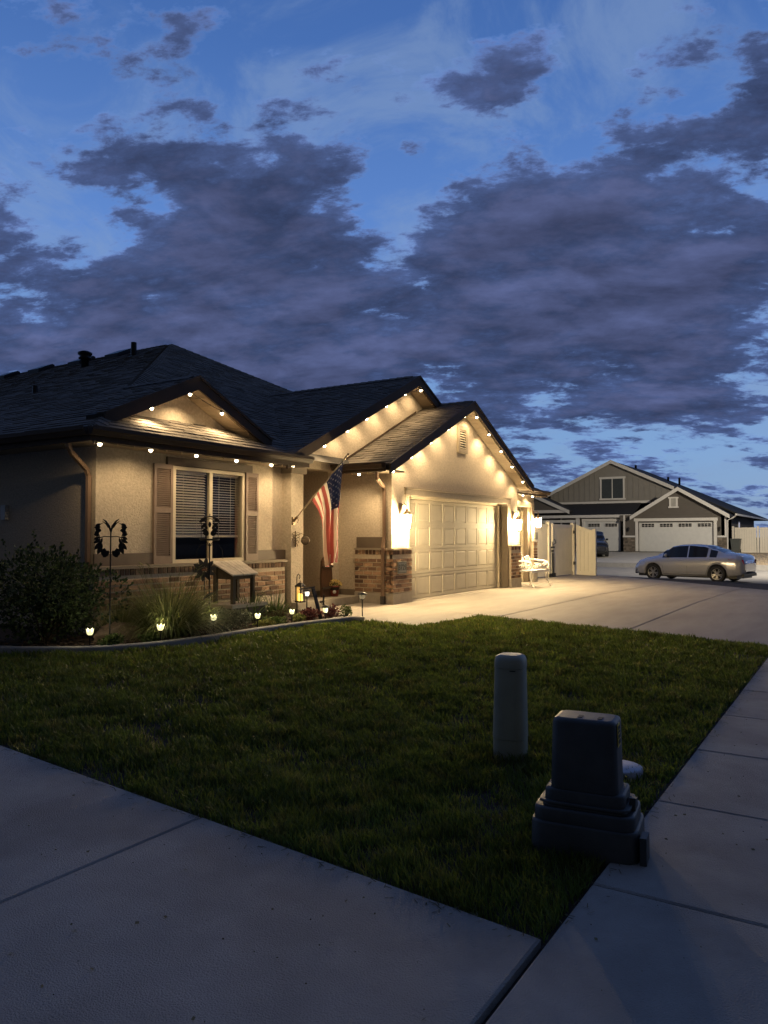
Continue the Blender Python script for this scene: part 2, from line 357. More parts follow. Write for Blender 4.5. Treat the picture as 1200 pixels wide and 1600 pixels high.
# ------------------------------------------------------------------ roof shingles
def clip(poly,edges):
    for (ax,ay),(bx,by) in edges:
        out=[]; n=len(poly)
        def side(p): return (bx-ax)*(p[1]-ay)-(by-ay)*(p[0]-ax)
        for i in range(n):
            p,q=poly[i],poly[(i+1)%n]; sp,sq=side(p),side(q)
            if sp>=0: out.append(p)
            if sp*sq<0:
                t=sp/(sp-sq); out.append((p[0]+(q[0]-p[0])*t,p[1]+(q[1]-p[1])*t))
        poly=out
        if len(poly)<3: return None
    return poly
def roof_plane(pts,parent,single=False,expo=.143,wid=(.17,.34),name='shingle',under=True,m=None,skip=None):
    """pts: planar convex polygon, pts[0]->pts[1] along the eave, ccw seen from above"""
    m=m or shing
    P=[Vector(p) for p in pts]; O=P[0]; u=(P[1]-P[0]).normalized()
    nr=Vector((0,0,0))
    for i in range(len(P)): nr+=(P[i]-O).cross(P[(i+1)%len(P)]-O)
    nr.normalize(); w=nr.cross(u)
    q=[((p-O).dot(u),(p-O).dot(w)) for p in P]; ed=[(q[i],q[(i+1)%len(q)]) for i in range(len(q))]
    umin,umax=min(a for a,_ in q),max(a for a,_ in q); wmin,wmax=min(b for _,b in q),max(b for _,b in q)
    big=MB(); objs=[]; row=0; ww=wmin
    def T(a,b,h): return O+u*a+w*b+nr*h
    while ww<wmax:
        a=umin-R.uniform(0,.3)
        while a<umax:
            wd=R.uniform(*wid); th=R.choice((.007,.011,.016))
            jt=R.choice((0,0,.0,.012))
            poly=clip([(a+.003,ww-jt),(a+wd-.003,ww-jt),(a+wd-.003,ww+expo*1.12),(a+.003,ww+expo*1.12)],ed)
            if poly and not(skip and skip(T(a+wd/2,ww+expo/2,0))):
                def hh(b): return th*(1-(b-ww)/(expo*1.12))*1.0+.004
                n=len(poly); vs=[T(x,y,hh(y)) for x,y in poly]+[T(x,y,-.004) for x,y in poly]
                fs=[list(range(n))]+[(j,i,i+n,j+n) for i in range(n) for j in [(i+1)%n]]
                if single:
                    b=MB(); b.add(vs,fs); objs.append(b.build(name,m,parent,origin=vs[0]))
                else: big.add(vs,fs)
            a+=wd
        ww+=expo
    if big.v: 
        o=big.build('shingles',m,parent,kind='stuff')
    return objs

# ------------------------------------------------------------------ MAIN HOUSE
house=empty('stucco_house',(14.5,12,0),'tan stucco house with brick wainscot, brown shingle roof and glowing eave lights','house')
EZ=2.72
b=MB()
def wallq(x0,x1,y0,y1,z0,z1): b.box(x0,x1,y0,y1,z0,z1)
YW=8.95
# window wing front wall with opening 8.06..9.65 x .93..2.43
wallq(6.69,8.06,YW,YW+.2,0,2.74); wallq(9.65,10.40,YW,YW+.2,0,2.74); wallq(8.06,9.65,YW,YW+.2,0,.93); wallq(8.06,9.65,YW,YW+.2,2.43,2.74)
wallq(10.40,10.78,YW+.06,YW+.2,0,2.74)
wallq(6.69,6.89,YW+.2,27,0,2.76)
o=b.build('wing_wall',stucco,house)
b=MB(); b.box(10.75,11.10,8.80,9.15,.05,2.50); b.build('porch_column',stucco,house)
b=MB(); b.box(10.70,11.15,8.75,9.2,2.50,2.63); b.build('column_capital',trimc,house)
# gable over entry (plane Y=8.8)
def rz2(x): return 4.86-abs(x-14.8)*.487
b=MB(); b.prism([(10.75,8.8,2.632),(13.0,8.8,2.632),(13.0,8.8,2.70),(18.9,8.8,2.72),(18.9,8.8,rz2(18.9)),(14.8,8.8,rz2(14.8)),(10.75,8.8,rz2(10.75))],(0,.22,0)); b.build('entry_gable_wall',stucco,house)
# recess
b=MB(); b.box(10.78,11.0,9.15,10.4,.12,2.7); b.box(11.0,12.8,10.3,10.5,.12,2.7); b.box(12.42,12.8,9.2,10.3,.12,2.7); b.build('entry_recess_wall',stucco,house)
b=MB(); b.box(10.95,12.8,9.03,10.4,2.66,2.72); b.build('entry_ceiling',soff,house)
# garage box
def rz3(x): return 4.33-abs(x-15.85)*.474
YF=7.91
b=MB(); b.box(13.0,13.46,YF,YF+.22,0,2.3); b.box(18.63,19.3,YF,YF+.22,0,2.3)
b.prism([(12.8,YF,2.3),(19.3,YF,2.3),(19.3,YF,rz3(19.3)),(15.85,YF,rz3(15.85)),(12.8,YF,rz3(12.8))],(0,.22,0)); 
b.box(12.8,13.0,YF,YF+.22,0,2.3)
b.build('garage_front_wall',stucco,house)
b=MB(); b.box(12.8,13.0,YF+.22,9.2,0,2.75); b.build('garage_side_wall',stucco,house)
b=MB(); b.box(19.1,19.3,YF+.22,8.6,0,2.7); b.box(19.3,21.0,8.65,8.85,0,2.64); b.box(22.27,22.45,8.65,8.87,0,2.64); b.box(21.0,22.27,8.65,8.85,2.25,2.64); b.box(22.25,22.45,8.87,27,0,2.7); b.build('side_bay_wall',stucco,house)
# band boards (brown) above brick
for q_ in((6.66,7.72,8.92,8.948,.93,1.10),(9.98,10.40,8.92,8.948,.93,1.10),(10.4,10.748,8.93,9.008,.93,1.10)): b=MB(); b.box(*q_); b.build('band_board',mat('band_brown',(.12,.09,.065),.6,.1),house)
b=MB(); b.box(12.772,12.798,8.04,8.74,1.11,1.33); b.build('band_board',MATS['band_brown'],house)
# ---- window
win=empty('window',(8.85,8.95,.93),parent=house)
b=MB(); b.box(8.06,9.65,8.925,8.985,2.375,2.43); b.box(8.06,9.65,8.925,8.985,.93,.985); b.box(8.06,8.115,8.925,8.985,.985,2.375); b.box(9.595,9.65,8.925,8.985,.985,2.375); b.box(8.83,8.90,8.93,8.985,.985,2.375)
b.build('frame',mat('almond_vinyl',(.55,.48,.36),.45,.05),win)
for x0,x1 in((8.115,8.83),(8.90,9.595)):
    b=MB(); b.box(x0,x1,8.960,8.966,.985,2.375); b.build('pane',glass,win)
slm=None
for x0,x1,tilt,zb in((8.13,8.82,.55,1.36),(8.91,9.58,.18,1.36)):
    zc=2.33
    while zc>zb:
        b=MB(); hw=.024; dy=hw*math.cos(tilt); dz=hw*math.sin(tilt)
        b.prism([(x0,9.03-dy,zc-dz),(x0,9.03+dy,zc+dz),(x0,9.03+dy,zc+dz+.003),(x0,9.03-dy,zc-dz+.003)],(x1-x0,0,0)); b.build('blind_slat',blindm,win)
        zc-=.042
    b=MB(); b.box(x0,x1,9.015,9.045,zb-.03,zb+.0); b.box(x0,x1,9.0,9.06,2.345,2.375); b.build('blind_rail',blindm,win)
    b=MB(); 
    for xc in(x0+.2,x1-.2): b.box(xc-.002,xc+.002,8.995,8.999,zb,2.35)
    b.build('blind_cord',blindm,win)
b=MB(); b.box(8.0,9.7,9.6,9.62,.5,2.6); b.box(8.0,8.02,9.16,9.6,.5,2.6); b.box(9.68,9.7,9.16,9.6,.5,2.6); b.box(8,9.7,9.16,9.6,.5,.52); b.box(8,9.7,9.16,9.6,2.58,2.6); b.build('room_lining',intd,win)
b=MB(); b.box(7.93,9.82,8.90,8.947,2.44,2.56); b.build('window_header',MATS['band_brown'],house)
# ---- shutters
for x0,x1 in((7.68,8.04),(9.67,9.98)):
    sh=empty('shutter',((x0+x1)/2,8.93,.93),parent=house)
    b=MB(); y0,y1=8.905,8.947
    b.box(x0,x0+.045,y0,y1,.93,2.44); b.box(x1-.045,x1,y0,y1,.93,2.44)
    for a,c in((.93,1.04),(1.70,1.78),(2.37,2.44)): b.box(x0+.045,x1-.045,y0,y1,a,c)
    b.box(x0+.045,x1-.045,y1-.008,y1-.002,1.04,2.37)
    b.build('shutter_frame',shut,sh)
    for a,c in((1.04,1.70),(1.78,2.37)):
        zc=a+.016
        while zc<c-.008:
            b=MB(); b.prism([(x0+.046,y0+.004,zc-.011),(x0+.046,y1-.012,zc+.009),(x0+.046,y1-.012,zc+.014),(x0+.046,y0+.004,zc-.006)],(x1-x0-.092,0,0)); b.build('louver_slat',shut,sh); zc+=.031
# ---- bricks
nbr=[0]
def brick_face(parent,o,u,n,length,z0,z1,soldier=True,bl=.195,bh=.066,gap=.019,start=0):
    """running bond facing out along n on a line from o along u"""
    o=Vector(o);u=Vector(u);n=Vector(n)
    rowh=bh+gap; top=z1-(.10 if soldier else 0); row=0; zc=z0+gap
    def one(a,c,za,zb):
        if c-a<.02: return
        pr=R.uniform(.009,.015); e=.003
        P=[o+u*a+Vector((0,0,za)),o+u*c+Vector((0,0,za)),o+u*c+Vector((0,0,zb)),o+u*a+Vector((0,0,zb))]
        Q=[p+n*pr for p in [o+u*(a+e)+Vector((0,0,za+e)),o+u*(c-e)+Vector((0,0,za+e)),o+u*(c-e)+Vector((0,0,zb-e)),o+u*(a+e)+Vector((0,0,zb-e))]]
        b=MB(); b.add(P+Q,[(4,5,6,7),(0,1,5,4),(1,2,6,5),(2,3,7,6),(3,0,4,7)]) if u.cross(Vector((0,0,1))).dot(n)>0 else b.add(P+Q,[(7,6,5,4),(4,5,1,0),(5,6,2,1),(6,7,3,2),(7,4,0,3)])
        nbr[0]+=1; b.build('brick',brickm,parent,origin=P[0])
    while zc+bh<=top+.005:
        a=-(bl+gap)/2*(row%2)-start
        while a<length:
            one(max(0,a),min(length,a+bl),zc,zc+bh); a+=bl+gap
        zc+=rowh; row+=1
    if soldier:
        a=0.
        while a<length: one(a,min(length,a+bh+.002),top+gap*.6,z1); a+=bh+gap
# ledge wall in front of the window wing
bw=MB(); bw.box(6.60,10.62,8.84,8.946,.10,.88); bwo=bw.build('brick_ledge',mortar,house,label='brick wainscot under the window')
brick_face(bwo,(6.60,8.84,0),(1,0,0),(0,-1,0),4.02,.30,.88,bl=.20)
b=MB(); b.box(6.56,10.66,8.805,8.949,.882,.925); b.build('ledge_cap',trimc,house)
b=MB(); b.box(6.62,10.74,8.86,8.944,0,.098); b.build('footing',footing,house)
# garage left pier: front face and side face
bp=MB(); bp.box(12.725,12.799,7.85,8.74,.215,1.07); bp.box(12.725,13.45,7.835,7.909,.215,1.07); bpo=bp.build('brick_pier',mortar,house,label='brick wrapping the left garage corner with house number')
brick_face(bpo,(12.725,7.835,0),(1,0,0),(0,-1,0),.725,.215,1.07)
brick_face(bpo,(12.725,8.74,0),(0,-1,0),(-1,0,0),.905,.215,1.07)
b=MB(); b.prism([(12.69,7.80,1.072),(13.46,7.80,1.072),(13.46,7.908,1.072),(12.798,7.908,1.072),(12.798,8.75,1.072),(12.69,8.75,1.072)],(0,0,.035)); b.build('ledge_cap',trimc,house)
b=MB(); b.box(12.715,13.46,7.825,7.908,-.08,.213); b.box(12.715,12.798,7.909,8.75,-.08,.213); b.build('footing',footing,house)
# garage right pier
bp=MB(); bp.box(18.68,19.36,7.835,7.909,.215,1.07); bpo2=bp.build('brick_pier',mortar,house,label='brick between garage door and side bay')
brick_face(bpo2,(18.68,7.835,0),(1,0,0),(0,-1,0),.68,.215,1.07)
b=MB(); b.box(18.66,19.4,7.80,7.908,1.072,1.107); b.build('ledge_cap',trimc,house)
b=MB(); b.box(18.67,19.37,7.825,7.908,-.08,.213); b.build('footing',footing,house)
bp=MB(); bp.box(22.22,22.52,8.575,8.649,.215,1.15); bpo3=bp.build('brick_pier',mortar,house,label='narrow brick pier at the right end of the house')
brick_face(bpo3,(22.22,8.575,0),(1,0,0),(0,-1,0),.30,.215,1.15)
b=MB(); b.box(22.2,22.54,8.55,8.648,1.152,1.187); b.build('ledge_cap',trimc,house)
b=MB(); b.box(22.21,22.53,8.565,8.648,-.1,.213); b.build('footing',footing,house)
# house number plaque
pl=MB(); pl.box(12.86,13.20,7.800,7.818,.60,.84); plo=pl.build('number_plaque',mat('plaque_grey',(.33,.34,.28),.5,.15,30),house,label='house number plaque reading 3729')
b=MB(); 
for a in((12.875,13.185,.612,.622),(12.875,13.185,.818,.828),(12.875,12.883,.622,.818),(13.177,13.185,.622,.818)): b.box(a[0],a[1],7.796,7.799,a[2],a[3])
b.build('plaque_border',black,plo)
def text(txt,size,loc,rot,m,parent,name='lettering',ext=.002,align='CENTER'):
    c=bpy.data.curves.new(name,'FONT'); c.body=txt; c.size=size; c.extrude=ext; c.align_x=align; c.align_y='CENTER'; c.resolution_u=3
    to=bpy.data.objects.new('tmp',c); me=bpy.data.meshes.new_from_object(to); bpy.data.objects.remove(to)
    me.materials.clear(); me.materials.append(m); o=bpy.data.objects.new(name,me); COL.objects.link(o); o.parent=parent
    o.location=Vector(loc)-WL[parent.name]; o.rotation_euler=rot; return o
text('3729',.155,(13.03,7.797,.72),(rad(90),0,0),black,plo,'digits')
# ---- garage door
gd=empty('garage_door',(16,8.12,0),parent=house)
YD=8.12
DX0,DX1,DZ=13.56,18.44,2.13
b=MB(); b.box(DX0-.1,DX1+.05,YD+.025,YD+.06,0.0,DZ+.05); b.build('door_backing',doorp,gd)
for r in range(4):
    z0=.012+r*DZ/4; z1=z0+DZ/4-.012
    sec=MB(); wdt=(DX1-DX0)/8; st=.055
    sec.box(DX0,DX1,YD,YD+.024,z0,z0+st); sec.box(DX0,DX1,YD,YD+.024,z1-st,z1)
    for c in range(9):
        xa=DX0+c*wdt; sec.box(max(DX0,xa-st*.75),min(DX1,xa+st*.75),YD,YD+.024,z0+st,z1-st)
    so=sec.build('door_section',doorp,gd)
    for c in range(8):
        xa=DX0+c*wdt+st*.75; xb=DX0+(c+1)*wdt-st*.75; za=z0+st; zb=z1-st; i=.022; pn=MB()
        pn.add([(xa,YD+.012,za),(xb,YD+.012,za),(xb,YD+.012,zb),(xa,YD+.012,zb),(xa+i,YD+.010,za+i),(xb-i,YD+.010,za+i),(xb-i,YD+.010,zb-i),(xa+i,YD+.010,zb-i),
                (xa+i*1.9,YD+.004,za+i*1.9),(xb-i*1.9,YD+.004,za+i*1.9),(xb-i*1.9,YD+.004,zb-i*1.9),(xa+i*1.9,YD+.004,zb-i*1.9)],
               [(0,1,5,4),(1,2,6,5),(2,3,7,6),(3,0,4,7),(4,5,9,8),(5,6,10,9),(6,7,11,10),(7,4,8,11),(8,9,10,11)])
        pn.build('panel',doorp,so)
b=MB(); b.box(13.46,13.56,YF+.225,YD+.06,0,2.25); b.box(18.50,18.63,YF+.225,YD+.06,0,2.25); b.build('door_jamb',trimc,house)
b=MB(); b.box(18.441,18.495,YD-.045,YD+.05,0,2.14); b.box(DX0+.0,18.44,YD-.045,YD+.05,2.145,2.19); b.build('door_stop',mat('almond_vinyl',(.55,.48,.36)),house)
b=MB(); b.box(18.60,18.628,YF-.02,YD-.05,0,2.14); b.build('door_jamb',mat('jamb_brown',(.16,.125,.09),.7),house)
b=MB(); b.box(13.30,18.78,YF-.035,YF-.001,2.20,2.33); b.box(13.27,18.81,YF-.05,YF-.001,2.332,2.36); b.box(13.46,18.63,YF+.0,YD+.03,2.191,2.25); b.build('door_header',trimc,house)
b=MB(); b.box(13.42,13.459,YF-.03,YF-.001,1.11,2.198); b.build('door_casing',trimc,house)
# side bay door
sb=empty('garage_door',(21.4,8.8,0),parent=house,label='narrow side bay garage door')
b=MB(); b.box(19.9,22.0,8.90,8.93,-.05,2.12); b.build('door_backing',doorp,sb)
for r in range(4):
    for c in range(4):
        xa=19.95+c*.51; b=MB(); b.box(xa+.03,xa+.48,8.885,8.899,.0+r*.53+.04,.0+r*.53+.48); b.build('panel',doorp,sb)
b=MB(); b.box(22.0,22.06,8.84,8.92,-.05,2.15); b.build('door_stop',mat('almond_vinyl',(.55,.48,.36)),house)
b=MB(); b.box(22.06,22.268,8.70,8.92,-.05,2.24); b.build('door_jamb',MATS['jamb_brown'],house)
b=MB(); b.box(20.9,22.35,8.60,8.649,2.25,2.40); b.build('door_header',trimc,house)
# entry door, threshold, step
b=MB(); b.box(11.02,12.40,10.24,10.29,.14,2.40); dro=b.build('front_door',darkdoor,house)
for xa,za,zb in((11.45,.35,1.0),(11.45,1.15,2.2),(11.9,.35,1.0),(11.9,1.15,2.2)):
    b=MB(); b.box(xa,xa+.36,10.225,10.239,za,zb); b.build('panel',darkdoor,dro)
b=MB(); b.tube([(11.30,10.2,1.0),(11.30,10.2,1.2)],.012); b.build('handle',copper,dro)
b=MB(); b.prism([(10.76,8.64,0),(12.795,8.64,0),(12.795,10.28,0),(10.76,10.28,0)],(0,0,.14)); b.build('porch_step',footing,house)
b=MB(); b.box(12.0,12.79,9.17,9.195,.142,.26); b.box(12.775,12.797,8.76,9.16,.142,.26); b.build('base_board',MATS['jamb_brown'],house)
# ---- gable vent
gv=empty('gable_vent',(15.92,7.9,3.6),parent=house)
b=MB(); x0,x1,z0,z1=15.68,16.16,3.30,3.93; b.box(x0,x0+.09,YF-.045,YF-.001,z0,z1); b.box(x1-.09,x1,YF-.045,YF-.001,z0,z1); b.box(x0+.09,x1-.09,YF-.045,YF-.001,z0,z0+.09); b.box(x0+.09,x1-.09,YF-.045,YF-.001,z1-.09,z1); b.build('vent_frame',mat('vent_tan',(.30,.25,.18),.7),gv)
b=MB(); b.box(x0+.09,x1-.09,YF-.006,YF-.001,z0+.09,z1-.09); b.build('vent_back',intd,gv)
for i in range(8):
    zc=z0+.115+i*.057; b=MB(); b.prism([(x0+.092,YF-.04,zc-.012),(x0+.092,YF-.008,zc+.018),(x0+.092,YF-.008,zc+.026),(x0+.092,YF-.04,zc-.002)],(x1-x0-.184,0,0)); b.build('slat',mat('vent_slat',(.5,.43,.32),.6),gv)

# ------------------------------------------------------------------ roofs
A=(6.25,8.45,2.74);B=(14.5,16.2,6.70)
rf=empty('main_roof',(14.5,16,2.7),parent=house)
roof_plane([(6.25,27.8,2.74),(6.25,8.45,2.74),(14.5,16.2,6.70),(14.5,27.8,6.70)],rf,wid=(.2,.45))
def ingab1(p): return 6.9<p.x<10.2 and p.y>9.3 and p.z<3.87-abs(p.x-8.53)*.465-.03
fr=roof_plane([(6.25,8.45,2.74),(22.8,8.45,2.74),(14.5,16.2,6.70)],rf,wid=(.2,.45),skip=lambda p:(p.y<9.40 and 6.3<p.x<10.75) or ingab1(p) or (p.x>11 and p.x<19.6 and p.z<rz2(p.x)-.1 and p.y<13))
sk=empty('skirt_roof',(8.5,8.9,2.7),parent=house)
def pz(y): return 2.74+(y-8.45)*(3.96/7.75)
skl=roof_plane([(6.25,8.45,2.74),(10.72,8.45,2.74),(10.72,9.42,pz(9.42)),(6.25+.97*8.25/7.75,9.42,pz(9.42))],sk,single=True)
roof_plane([(22.8,8.45,2.74),(22.8,27.8,2.74),(14.5,27.8,6.70),(14.5,16.2,6.70)],rf,wid=(.3,.6),expo=.2)
b=MB() # deck under
b.add([(6.25,8.45,2.73),(22.8,8.45,2.73),(22.8,27.8,2.73),(6.25,27.8,2.73),(14.5,16.2,6.69),(14.5,27.8,6.69)],[(0,1,4),(1,2,5,4),(3,0,4,5),(2,3,5)]); b.build('roof_deck',shade,rf)
# ridge and hip caps
def caps(a,c,parent,w=.13,step=.2):
    a=Vector(a);c=Vector(c); d=(c-a); n=int(d.length/step); t=d.normalized(); s_=t.cross(Vector((0,0,1))).normalized(); up=s_.cross(t)
    b=MB()
    for i in range(n):
        p=a+t*(i*step); q=a+t*(i*step+step*1.1); drop=.05
        b.add([p-s_*w-up*drop+up*.02,p+up*.035,p+s_*w-up*drop+up*.02,q-s_*w-up*drop+up*.008,q+up*.022,q+s_*w-up*drop+up*.008],[(0,1,4,3),(1,2,5,4),(0,2,1)])
    b.build('ridge_caps',shing,parent,kind='stuff')
caps((14.5,27.8,6.70),(14.5,16.2,6.70),rf); caps((6.25,8.45,2.745),(14.5,16.2,6.70),rf); caps((22.8,8.45,2.745),(14.5,16.2,6.70),rf)
# gable roofs
def gable_roof(name,xc,hw,zt,sl,y0,y1,single=False,left_y1=None,fh=.17,lowy=None,ry=None):
    g=empty(name,(xc,y0,zt),parent=house); ze=zt-hw*sl
    pl_=roof_plane([(xc-hw,lowy or left_y1 or y1,ze),(xc-hw,y0,ze),(xc,y0,zt),(xc,ry or left_y1 or y1,zt)],g,single=single)
    roof_plane([(xc+hw,y0,ze),(xc+hw,lowy or y1,ze),(xc,ry or y1,zt),(xc,y0,zt)],g)
    b=MB(); b.prism([(xc-hw,y0+.01,ze-.005),(xc,y0+.01,zt-.005),(xc+hw,y0+.01,ze-.005),(xc+hw,y0+.01,ze-.06),(xc,y0+.01,zt-.06),(xc-hw,y0+.01,ze-.06)],(0,y1-y0-.02,0)); b.build('roof_deck',shade,g)
    for sgn in(-1,1):
        x_e=xc+sgn*hw
        b=MB(); b.prism([(x_e,y0-.03,ze+.012),(xc,y0-.03,zt+.012),(xc,y0-.03,zt+.012-fh*1.12),(x_e,y0-.03,ze+.012-fh)],(0,.035,0)); b.build('rake_board',fascia,g)
        b=MB(); b.prism([(x_e,y0-.045,ze+.018),(xc,y0-.045,zt+.018),(xc,y0-.045,zt-.03),(x_e,y0-.045,ze-.03)],(0,.014,0)); b.build('drip_edge',fascia,g)
    caps((xc,ry or y1,zt+.005),(xc,y0,zt+.005),g,w=.12)
    return g,ze
g1,_=gable_roof('small_gable_roof',8.53,1.76,3.89,.465,8.90,9.3,fh=.20,lowy=9.06,ry=10.62)
g2,_=gable_roof('entry_gable_roof',14.8,4.65,4.97,.487,8.42,16.0,fh=.20)
g3,_=gable_roof('garage_gable_roof',15.85,3.70,4.47,.474,7.56,10.2,single=True,left_y1=8.80,fh=.19)
# soffit boards (grooved) under the rakes
def soffit(parent,xc,hw,zt,sl,y0,y1,off=.15):
    for sgn in(-1,1):
        n=int(hw/.105)
        b=MB()
        for i in range(n):
            a=i*hw/n+.004; c=(i+1)*hw/n-.004
            p=lambda t:(xc+sgn*t,zt-off-t*sl)
            (xa,za),(xb,zb)=p(a),p(c)
            b.prism([(xa,y0,za),(xb,y0,zb),(xb,y0,zb+.01),(xa,y0,za+.01)],(0,y1-y0,0))
        b.build('soffit_boards',soff,parent,kind='stuff')
        b=MB(); b.prism([(xc,y0,zt-off+.012),(xc+sgn*hw,y0,zt-off-hw*sl+.012),(xc+sgn*hw,y0,zt-off-hw*sl+.02),(xc,y0,zt-off+.02)],(0,y1-y0,0)); b.build('soffit_back',shade,parent)
soffit(g1,8.53,1.7,3.89,.465,8.94,9.32,.19); soffit(g2,14.8,4.5,4.97,.487,8.46,8.78,.18); soffit(g3,15.85,3.6,4.47,.474,7.60,7.90,.17)
# small gable face
b=MB(); zb=3.15; hw=(3.70-zb)/.465; b.prism([(8.53-hw,9.33,zb),(8.53+hw,9.33,zb),(8.53,9.33,3.71)],(0,.1,0)); b.build('small_gable_wall',stucco,house)
b=MB(); b.box(8.53-hw-.1,8.53+hw+.1,9.30,9.326,zb-.0,zb+.035); b.build('flashing',fascia,house)
# flashing where garage roof meets entry wall
b=MB(); b.prism([(12.2,8.775,rz3(12.2)+.16),(15.3,8.775,rz3(15.3)+.16),(15.3,8.775,rz3(15.3)+.20),(12.2,8.775,rz3(12.2)+.20)],(0,.02,0)); b.build('flashing',fascia,house)
# eave soffits + gutters
def gutter(pts,parent=None,horn=True):
    """K-profile gutter along a straight run pts[0]->pts[1]; open side up"""
    a,c=Vector(pts[0]),Vector(pts[1]); t=(c-a).normalized(); out=Vector(pts[2])
    prof=[(0,0),(0,-.115),(.07,-.115),(.10,-.06),(.115,-.05),(.115,0),(.105,0),(.105,-.045),(.06,-.105),(.01,-.105),(.01,0)]
    P=[a+out*x+Vector((0,0,zq)) for x,zq in prof]; b=MB(); b.prism(P,c-a); return b.build('gutter',fascia,house)
gutter([(6.12,8.36,2.765),(10.72,8.36,2.765),(0,-1,0)]); gutter([(6.16,27.8,2.765),(6.16,8.36,2.765),(-1,0,0)])
gutter([(12.06,7.62,2.75),(12.06,8.80,2.75),(-1,0,0)]); gutter([(19.42,8.36,2.75),(22.9,8.36,2.75),(0,-1,0)]); 
for q_ in((6.16,10.72,8.362,8.39,2.58,2.76),(6.162,6.19,8.39,27.8,2.58,2.76),(12.062,12.09,7.60,8.80,2.58,2.745),(19.45,22.9,8.362,8.39,2.58,2.74),(22.87,22.9,8.39,27,2.58,2.74)): b=MB(); b.box(*q_); b.build('eave_fascia',fascia,house)
def esoff(x0,x1,y0,y1,zc,along):
    b=MB(); n=int(((x1-x0) if along=='x' else (y1-y0))/.12)
    for i in range(n):
        if along=='x': w=(x1-x0)/n; b.box(x0+i*w+.004,x0+(i+1)*w-.004,y0,y1,zc,zc+.01)
        else: w=(y1-y0)/n; b.box(x0,x1,y0+i*w+.004,y0+(i+1)*w-.004,zc,zc+.01)
    b.build('soffit_boards',soff,house,kind='stuff')
    b=MB(); b.box(x0,x1,y0,y1,zc+.012,zc+.03); b.build('soffit_back',shade,house)
esoff(6.20,10.75,8.392,8.946,2.60,'x'); esoff(6.20,6.688,8.95,27,2.60,'y'); esoff(12.10,12.797,7.61,8.78,2.60,'y'); esoff(19.32,22.86,8.392,8.648,2.60,'x')
# boxed return under entry gable foot
b=MB(); b.box(10.15,10.72,8.40,8.78,2.585,2.74); b.build('eave_return',fascia,house)
# downspouts
def downspout(pts,w=.05):
    b=MB(); b.tube(pts,w,6,sm=False); return b.build('downspout',copper,house)
downspout([(6.22,8.90,2.66),(6.22,8.90,2.54),(6.27,8.91,2.47),(6.58,9.02,2.28),(6.635,9.03,2.18),(6.635,9.03,.1)],.042)
downspout([(12.13,7.84,2.66),(12.13,7.84,2.54),(12.18,7.86,2.46),(12.68,8.03,2.34),(12.745,8.05,2.25),(12.745,8.05,1.32),(12.675,8.04,1.12),(12.67,8.04,.16)],.042)
b=MB(); b.tube([(12.67,8.04,.16),(12.67,8.04,-.04)],.052,6,sm=False); b.build('downspout_boot',mat('dark_boot',(.06,.055,.05),.7),house)
# rooftop pieces
b=MB(); b.lathe([(.10,5.55),(.10,6.18),(.17,6.2),(.17,6.24),(.12,6.27),(.19,6.33),(.19,6.38),(.1,6.42)],(13.0,17.92,0),14); b.build('flue_pipe',black,house)
b=MB(); b.lathe([(.08,5.9),(.075,6.58)],(13.5,16.53,0),12); b.lathe([(.2,6.08),(.1,6.2)],(13.5,16.53,0),12); b.build('vent_pipe',black,house)
b=MB(); b.lathe([(.14,4.28),(.06,4.38),(.055,4.70)],(10,15.53,0),12); b.build('vent_pipe',black,house)
for yc in(23.45,21.6,19.6,17.9):
    b=MB(); b.prism([(13.85,yc-.25,6.36),(14.4,yc-.25,6.60),(14.4,yc-.25,6.73),(14.32,yc-.25,6.75),(13.85,yc-.25,6.52)],(0,.56,0)); b.build('roof_vent',black,house)
b=MB(); b.box(6.63,6.688,11.02,11.14,1.60,1.82); b.build('outlet_box',mat('light_box',(.5,.5,.5),.5),house)

# ------------------------------------------------------------------ permanent eave lights (strings)
def bulbrun(label,pts,lead,power=5.0,dirn=(0,.25,-1),extra_small=True):
    st=empty('light_string',pts[0],label,'string lights',group=None)
    lp=[lead[0]]+pts+[lead[1]]
    P=[]
    for a,c in zip(lp,lp[1:]):
        a=Vector(a);c=Vector(c)
        for i in range(4):
            t=i/4; P.append(a.lerp(c,t)+Vector((0,0,.03-.018*4*t*(1-t))))
    P.append(Vector(lp[-1])+Vector((0,0,.03)))
    b=MB(); b.tube(P,.005,5); b.build('cable',black,st)
    for p in pts:
        p=Vector(p)
        b=MB(); b.lathe([(.0,-.035),(.016,-.030),(.026,-.015),(.028,0.0)],p+Vector((0,0,0)),12); o=b.build('bulb',bulbm,st)
        b=MB(); b.lathe([(.030,.0),(.034,.012),(.034,.035),(.0,.04)],p,12); b.build('socket',black,st)
        light('bulb_light','SPOT',p+Vector((0,0,-.045)),power*8*R.uniform(.8,1.25),WARM,st,.02,dirn,150,.7)
    # small unlit pods between
    b=MB()
    for a,c in zip(lp,lp[1:]):
        for t in(.33,.66):
            q=Vector(a).lerp(Vector(c),t); b.lathe([(.0,-.012),(.012,-.008),(.012,.02),(0,.022)],q,8)
    b.build('pod',mat('pod_plastic',(.45,.35,.22),.4),st)
def rk(xc,zt,sl,x,off): return zt-abs(x-xc)*sl-off
bulbrun('string of five lit eave lights above the shuttered window',[(x,8.41,2.56) for x in(6.34,7.18,8.04,8.90,9.74)],((6.2,8.41,2.56),(10.6,8.41,2.56)),3.0)
bulbrun('three eave lights under the small gable above the window',[(7.66,8.96,rk(8.53,3.89,.465,7.66,.215)),(8.42,8.96,rk(8.53,3.89,.465,8.42,.235)),(9.13,8.96,rk(8.53,3.89,.465,9.13,.215))],((6.9,8.96,2.95),(10.1,8.96,2.97)),6.5,(0,-.05,-1))
